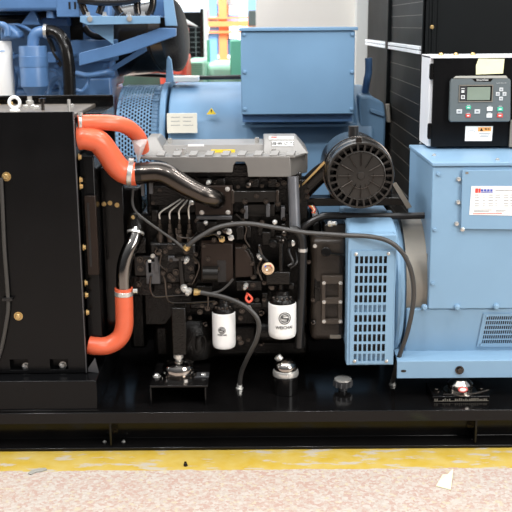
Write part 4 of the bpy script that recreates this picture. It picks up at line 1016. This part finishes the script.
# separator canister with elbow and dark hose
cz0, cz1 = az(34, 87, 1.42), az(34, 46, 1.42); rr = (ax(48, 65, 1.42)-ax(20, 65, 1.42))/2; cxx = ax(34, 65, 1.49)
MB().lathe((cxx, 1.42+rr, cz0), Z_, [(.012, -.06), (.03, -.055), (rr*.93, -.004), (rr, 0), (rr, cz1-cz0-.006), (rr*.96, cz1-cz0), (0, cz1-cz0)], 32).build('breather_canister', 'blue_deep', be)
MB().lathe((cxx, 1.42+rr, (cz0+cz1)/2-.004), Z_, [(rr*1.0, 0), (rr*1.03, .002), (rr*1.03, .05), (rr, .052)], 32).build('canister_band', 'blue_deep', be)
MB().tube([at(33, 46, 1.49), at(33.5, 39, 1.49), at(36, 34, 1.49), at(41, 32, 1.49), at(47, 31.5, 1.49)], .028, 18).build('canister_elbow', 'blue_deep', be)
MB().pbox(40, 52, 56, 63, 1.5, 1.56).build('canister_bracket', 'blue_deep', be, bevel=.004)
MB().tube([at(44, 31.5, 1.49), at(52, 31.5, 1.49), at(59, 35, 1.48), at(64, 43, 1.47), at(67, 54, 1.46), at(69, 72, 1.46), at(70, 100, 1.46)], .030, 20).build('breather_hose', 'plastic', be)
MB().cyl(at(44, 31.3, 1.488), at(47, 31.4, 1.488), .034, 20).build('hose_clamp', 'zinc', be)
MB().tube([at(50, 43, 1.52), at(53, 52, 1.5), at(58, 60, 1.5)], .006, 8).build('wire_lead', 'rubber', be)
for pts, r in ((((-5, 62), (12, 58), (20, 56), (30, 60)), .012), (((14, 95), (16, 80), (12, 66), (14, 52)), .01), (((49, 94), (51, 84), (57, 78), (64, 79)), .012), (((50, 70), (56, 72), (60, 82), (61, 95)), .009), (((72, 48), (82, 51), (96, 50), (110, 47)), .011)):
    MB().tube([at(x, y, 1.7) for x, y in pts], r, 10).build('fuel_pipe', 'blue_deep', be)
for pts, r in ((((-5, 19), (18, 20), (36, 17), (52, 14)), .02), (((48, 36), (52, 46), (56, 58), (62, 66)), .012), (((84, 27), (90, 34), (100, 37), (112, 36)), .016)):
    MB().tube([at(x, y, 1.72) for x, y in pts], r, 10).build('recess_shade', 'rubber', be)  # dark tubes added to stand for the shaded recesses of the block
for px, py in ((53, 57), (57, 66), (74, 55), (82, 58), (100, 55), (106, 66), (13, 60), (16, 72), (54, 86)):
    bolt(at(px, py, 1.66 if px > 70 else 1.88), FR, .011, be, 'blue_deep')
# shelf bracket with triangular gussets
MB().prism([at(80, 16, 1.35), at(160, 16, 1.35), at(160, 23.5, 1.35), at(88, 25, 1.35), at(80, 22, 1.35)], (0, .02, 0)).build('shelf_front', 'blue_back', be, bevel=.002)
MB().box(ax(80, 16, 1.35), ax(160, 16, 1.35), 1.372, 1.75, az(120, 17.5, 1.36), az(120, 16, 1.36)).build('shelf_plate', 'blue_deep', be, bevel=.001)
MB().prism([at(83, 23, 1.42), at(113, 23, 1.42), at(113.5, 45, 1.42)], (0, .015, 0)).build('gusset_plate', 'blue_back', be, bevel=.002)
MB().pbox(70, 17, 83, 42, 1.7, 1.895).build('bracket_box', 'plastic', be)
MB().pbox(71, 40, 112, 62, 1.66, 1.895).build('support_plate', 'blue_deep', be, bevel=.006)
MB().prism([at(79, 66, 1.40), at(79, 53, 1.40), at(113, 44.5, 1.40), at(160, 28, 1.40), at(176, 28, 1.40), at(176, 36, 1.40), at(162, 41, 1.40), at(130, 53, 1.40)], (0, .045, 0)).build('support_beam', 'blue_deep', be, bevel=.003)
MB().hexa([at(100, 74, 1.5), at(104, 77, 1.5), at(104, 77, 1.55), at(100, 74, 1.55), at(146, 45, 1.5), at(147, 51, 1.5), at(147, 51, 1.55), at(146, 45, 1.55)]).build('strut', 'blue_deep', be, bevel=.003)
MB().tube([at(76, 73, 1.46), at(86, 75, 1.45), at(97, 74, 1.45), at(106, 72, 1.46), at(112, 72, 1.5)], .012, 10).build('fuel_pipe', 'blue_deep', be)
MB().tube([at(88, 74, 1.5), at(87, 85, 1.48), at(82, 91, 1.48), at(76, 90, 1.48)], .010, 10).build('fuel_pipe', 'blue_deep', be)
MB().pbox(72, 78, 112, 130, 1.70, 1.895).build('flywheel_housing', 'blue_deep', be, bevel=.01)
for px, py in ((88, 14.3), (104.5, 14.3), (128.8, 13), (143, 13.2)): 
    p = at(px, py, 1.42); MB().lathe((p.x, 1.42, az(120, 16, 1.36)), Z_, [(.015, 0), (.015, .005), (.010, .006), (.010, .02), (0, .02)], 6).build('shelf_bolt', 'zinc', be)
for px, py in ((90, 19), (129.5, 18.7)): MB().lathe(at(px, py, 1.349), FR, [(.013, 0), (.013, .006), (0, .008)], 12).build('shelf_bolt', 'zinc', be)
MB().prism([at(163, -5, 1.5), at(172, -5, 1.5), at(177, 26, 1.5), at(165, 26, 1.5)], (0, .04, 0)).build('upright_bracket', 'blue_back', be, bevel=.003)
MB().pbox(150, -6, 165, 16, 1.56, 1.66).build('upright_post', 'blue_deep', be, bevel=.003)
for pts in (((80, -8), (82, 4), (86, 14)), ((99, 14), (101, 8), (104, -2)), ((112, -2), (116, 6), (121, 14)), ((138, -4), (137, 6), (138, 14)), ((152, -6), (153, 4), (150, 14))):
    MB().tube([at(a, c0_, 1.5) for a, c0_ in pts], .017, 12).build('air_hose', 'gunmetal', be)
MB().tube([at(78, -1, 1.46), at(100, 1.5, 1.46), at(125, 1, 1.46), at(140, -3, 1.46)], .02, 12).build('air_hose', 'rubber', be)
# black air filter drum with pale end cap
c0 = at(132, 36, 2.1); rr = .185
dx = ax(178, 35, 1.95)-c0.x
MB().lathe(c0+V((0, 0, -.02)), V((1, -.35, .10)), [(rr*.8, -.16), (rr*.95, -.12), (rr, -.10), (rr, dx*.62), (rr*1.03, dx*.63), (rr*1.03, dx*.70), (rr, dx*.71)], 40).build('air_filter', 'plastic', be)
MB().lathe(c0+V((0, 0, -.02)), V((1, -.35, .10)), [(rr*.99, dx*.712), (rr*.99, dx*.93), (rr*1.02, dx*.94), (rr*1.02, dx*.98), (rr*.9, dx*1.0), (0, dx*1.0)], 40).build('filter_end_cap', 'gunmetal', be)

# ------------------------------------------------------------------ black canopy at right
XC = ax(425, 50, 1.0)
cn_ = thing('generator_canopy', 'tall black sheet steel generator canopy with pale rails behind the control box', 'canopy', (XC+.7, 2.0, 0))
ztc = 2.5
Yk0, Yk1 = 1.0, 3.12
MB().box(XC+.012, XC+1.4, Yk0+.01, Yk1, 0, ztc).build('body', 'canopy', cn_, bevel=.004)
MB().box(XC, XC+1.4, Yk0-.004, Yk0+.0095, .02, ztc).build('end_panel', 'canopy', cn_, bevel=.003)
for px in (429, 432, 437): x = ax(px, 30, Yk0-.004); MB().box(x, x+.006, Yk0-.009, Yk0-.0042, .02, ztc).build('panel_fold', 'canopy', cn_, bevel=.001)
bolt(at(432, 27, Yk0-.0095), FR, .006, cn_, 'brass')
Yd = 2.08
zr0, zr1 = az(425, 54.5, Yk0), az(425, 46.5, Yk0)
for nm, y0_, y1_ in (('door', Yk0+.03, Yd-.05), ('door', Yd+.05, Yk1-.01)):
    MB().box(XC-.004, XC+.0115, y0_, y1_, .05, ztc-.02).build(nm, 'canopy', cn_, bevel=.003)
    zm = (zr0+zr1)/2
    for (a, c0) in ((zr0, zm-.002), (zm+.002, zr1)): MB().box(XC-.020, XC-.0042, y0_+.004, y1_-.004, a, c0).build('rail', 'rail', cn_, bevel=.0015)
    mb = MB()
    z = zr1+.075
    while z < 2.3: mb.box(XC-.0055, XC-.0041, y0_+.01, y1_-.01, z, z+.0025); z += .055
    z = zr0-.07
    while z > .2: mb.box(XC-.0055, XC-.0041, y0_+.01, y1_-.01, z, z+.0025); z -= .075
    if nm == 'door' and y0_ < 2: mb.build('panel_seams', 'seam', cn_)
    else: mb.bm.free()
MB().box(XC-.022, XC+.0115, Yd-.048, Yd+.048, .05, ztc).build('door_post', 'canopy', cn_, bevel=.006)
MB().box(XC-.012, XC-.0042, Yk0+.012, Yk0+.0295, .05, ztc).build('corner_post', 'canopy', cn_, bevel=.003)
zh = az(391, 112, 1.95); MB().hexa([(XC-.03, 1.90, zh-.05), (XC-.012, 1.90, zh-.05), (XC-.0045, 1.94, zh-.05), (XC-.03, 1.94, zh-.05), (XC-.03, 1.96, zh+.04), (XC-.012, 1.96, zh+.04), (XC-.0045, 2.0, zh+.04), (XC-.03, 2.0, zh+.04)]).build('door_handle', 'steel', cn_, bevel=.003)

# ------------------------------------------------------------------ far machines and racking
ge = thing('alternator', 'pale green alternator with green box in the far gap, left of the blue box', 'alternator', (-.2, 4.6, 0))
YG = 4.3
MB().pbox(206, 62, 262, 110, YG, YG+.5).build('frame_body', 'palegreen', ge, bevel=.06)
MB().pbox(186, 60, 207, 110, YG-.04, YG+.54).build('fan_guard', 'palegreen', ge, bevel=.03)
mb = MB()
for k in range(7): mb.pbox(190, 63+k*2.1, 202, 63.8+k*2.1, YG-.046, YG-.0405)
mb.build('guard_slots', 'green', ge)
MB().pbox(230, 40, 246, 76, YG-.15, YG-.04).build('terminal_box', 'green', ge, bevel=.01)
MB().pbox(207, 40, 210, 62, YG+.1, YG+.15).build('lifting_lug', 'green', ge)
mb = MB(); x0, x1 = ax(186, 90, YG), ax(262, 90, YG); mb.box(x0, x1, YG, YG+.5, 0, az(220, 109, YG)); mb.build('base', 'green', ge, bevel=.01)
MB().pbox(110, 64, 186, 110, YG+.1, YG+.5).build('engine_block', 'dark_green', ge, bevel=.02)
re_ = thing('diesel_engine', 'red-orange engine far behind the black air filter drum', 'engine', (-.75, 4.2, 0))
YR = 3.7
MB().pbox(160, 55, 187, 110, YR, YR+.5).build('cylinder_block', 'redpaint', re_, bevel=.02)
MB().pbox(176, 26, 187, 55, YR+.05, YR+.3).build('side_column', 'redpaint', re_, bevel=.02)
MB().pbox(182, 52, 188, 62, YR-.05, YR-.001).build('flange', 'redpaint', re_, bevel=.01)
for k in range(3): MB().cyl(at(178+k*3, 70-k*4, YR-.001), at(178+k*3, 70-k*4, YR-.05), .03, 12).build('pipe_stub', 'redpaint', re_)
x0, x1 = ax(150, 100, YR), ax(187, 100, YR); MB().box(x0, x1, YR, YR+.5, 0, az(170, 109.5, YR)).build('base', 'redpaint', re_, bevel=.01)
MB().hexa([at(175, 22, YR+.05), at(199, 27, YR+.05), at(199, 27, YR+.3), at(175, 22, YR+.3), at(175, 9, YR+.05), at(186, 19, YR+.05), at(186, 19, YR+.3), at(175, 9, YR+.3)]).build('exhaust_cowl', 'pillar', re_, bevel=.01)
fr = thing('radiator', 'tall black far radiator standing between the red engine and the far window', 'radiator', (-.75, 5.2, 0))
Yf = 5.1
MB().box(ax(182, 30, Yf), ax(203, 30, Yf), Yf, Yf+.5, 0, az(190, 12, Yf)).build('core', 'canopy', fr, bevel=.01)
MB().box(ax(200.5, 30, Yf-.03), ax(203.5, 30, Yf-.03), Yf-.03, Yf-.001, .0, az(190, 9, Yf)).build('frame_post', 'plastic', fr)
MB().box(ax(203.7, 30, Yf-.03), ax(206, 30, Yf-.03), Yf-.03, Yf+.4, .0, az(190, 9, Yf)).build('side_plate', 'offwhite', fr)
mb = MB()
for k in range(7): mb.pbox(186, 27+k*5, 200, 27.6+k*5, Yf-.008, Yf-.001)
mb.pbox(195.4, 26, 196.4, 60, Yf-.012, Yf-.0085)
mb.build('core_bars', 'keypad', fr)
# racking
rk = thing('storage_rack', 'orange and blue pallet racking in the bright far end of the hall', 'rack', (-.3, 9.5, 0))
YK = 9.0
for px, mt in ((213, 'rack_blue'), (223, 'rack_orange'), (252, 'rack_blue')):
    for dy in (0, 1): x = ax(px, 30, YK); MB().box(x-.05, x+.05, YK+dy, YK+dy+.08, 0, 2.6).build('upright', mt, rk)
for py0, py1, mt in ((21, 26.5, 'rack_orange'), (31, 33, 'rack_orange'), (17, 19, 'rack_orange')):
    MB().box(ax(204, 30, YK), ax(262, 30, YK), YK-.06, YK-.001, az(230, py1, YK), az(230, py0, YK)).build('beam', mt, rk)
zsh = az(230, 26.5, YK)
MB().box(ax(204, 30, YK), ax(262, 30, YK), YK+.0005, YK+1.0, az(230, 21, YK)-.04, az(230, 21, YK)-.005).build('shelf', 'pillar', rk)
MB().box(ax(204, 30, YK), ax(262, 30, YK), YK+.0005, YK+1.0, az(230, 55, YK)-.04, az(230, 55, YK)).build('shelf', 'pillar', rk)
zs1_, zs2_ = az(230, 21, YK)-.004, az(230, 55, YK)+.001
k = 0
for px0, px1, z, hpx, mt, lb, cat in ((206, 211.5, zs1_, 12, 'redpaint', 'red crate on the upper rack shelf, far left of the gap', 'crate'), (215, 221, zs1_, 8, 'white', 'white carton on the upper rack shelf between blue and orange posts', 'carton'), (226, 238, zs1_, 6, 'rack_blue', 'pale blue crate on the upper rack shelf', 'crate'),
     (225, 237, zs2_, 15, 'rack_blue', 'pale blue bin on the lower rack shelf right of the orange post', 'bin'), (241, 250, zs2_, 18, 'white', 'white carton on the lower rack shelf', 'carton'), (207, 211, zs2_, 20, 'keypad', 'dark grey box on the lower rack shelf', 'box')):
    h = hpx*.0125
    mb = MB().box(ax(px0, 30, YK+.1), ax(px1, 30, YK+.1), YK+.1, YK+.6, z, z+h).box(ax(px0, 30, YK+.1)-.01, ax(px1, 30, YK+.1)+.01, YK+.09, YK+.61, z+h*.8, z+h)
    tag(mb.build(cat if cat != 'box' else 'storage_box', mt, bevel=.01), lb, cat)
mb = MB().pbox(248, 9.5, 258, 27, 4.9, 5.3)
zz_ = az(253, 27, 4.9)
o = thing('electric_cabinet', 'dark cabinet top peeking past the cream wall edge', 'cabinet', (-.05, 5.1, 0))
MB().pbox(248, 10, 262, 26, 4.9, 5.3).build('cabinet_body', 'keypad', o, bevel=.01)
mb.bm.free(); MB().box(ax(249, 20, 4.95), ax(262, 20, 4.95), 4.95, 5.25, 0, zz_+.002).build('pedestal', 'pillar', o)

# ------------------------------------------------------------------ light
wd = bpy.data.worlds.new('hall_daylight'); scn.world = wd; wd.use_nodes = True
bg = wd.node_tree.nodes['Background']; bg.inputs['Strength'].default_value = 1
wn, wl = wd.node_tree.nodes, wd.node_tree.links
wt = wn.new('ShaderNodeTexCoord'); ws = wn.new('ShaderNodeSeparateXYZ'); wl.new(wt.outputs['Generated'], ws.inputs[0])
wr = wn.new('ShaderNodeValToRGB'); we = wr.color_ramp.elements
we[0].position = 0; we[0].color = (.10, .10, .105, 1); we[1].position = .75; we[1].color = (.95, .97, 1, 1)
e_ = we.new(.3); e_.color = (.26, .27, .285, 1)
wl.new(ws.outputs['Z'], wr.inputs['Fac']); wl.new(wr.outputs['Color'], bg.inputs['Color'])
def area(name, loc, target, sx, sy, e, col=(1, 1, 1)):
    d = bpy.data.lights.new(name, 'AREA'); d.shape = 'RECTANGLE'; d.size = sx; d.size_y = sy; d.energy = e; d.color = col
    o = bpy.data.objects.new(name, d); COL.objects.link(o); o.location = loc
    o.rotation_euler = (V(target)-V(loc)).to_track_quat('-Z', 'Y').to_euler(); return o
area('skylight', (0, -1.2, 5.2), (0, .2, .4), 7, 2.2, 120, (1, .99, .97))
area('background_fill', (0, 4.5, 5.2), (0, 4.5, 0), 8, 4, 520)  # added fill light, brightens the machines in the background
area('open_gate_daylight', (4.4, -3.9, 2.8), (.1, .4, .6), 2.4, 2.4, 290, (1, .98, .95))
area('rack_fill', (-2.5, 6.2, 4.6), (-.3, 9.5, 1.4), 4, 2, 900)  # added lamp hung inside the hall to overexpose the racking
area('far_wall_fill', (-3, 11, 4.8), (0, 13.8, 1.5), 5, 2, 500)  # unseen fill light added to brighten the far wall
for i, (x, y) in enumerate(((-2.6, -1.6), (-1.2, -2.4), (.6, -2.6), (2.4, -1.4), (-2.2, .6), (1.9, .9))):
    area('glint_lamp', (x, y, 4.3), (x*.2, .3, .6), .3, .3, 60)  # small lamps added to make glints on the black parts
area('side_fill', (-6.5, 1.5, 2.6), (0, 1.5, 1.0), 5, 2.4, 160, (.97, .99, 1))  # added fill from the left for left-facing surfaces

# ------------------------------------------------------------------ camera
cd = bpy.data.cameras.new('camera'); co = bpy.data.objects.new('camera', cd); COL.objects.link(co)
cd.sensor_width = 36; cd.sensor_height = 36; cd.sensor_fit = 'HORIZONTAL'; cd.lens = 36*F/512; cd.clip_start = .05
Rm = Matrix((RT, UP, -FW)).transposed()
co.matrix_world = Matrix.Translation(CAM) @ Rm.to_4x4()
cd.dof.use_dof = True; cd.dof.focus_distance = 3.6; cd.dof.aperture_fstop = 5.6
scn.camera = co
scn.view_settings.view_transform = 'Standard'; scn.view_settings.look = 'None'
scn.view_settings.exposure = -.3; scn.view_settings.gamma = 1; scn.view_settings.use_curve_mapping = False
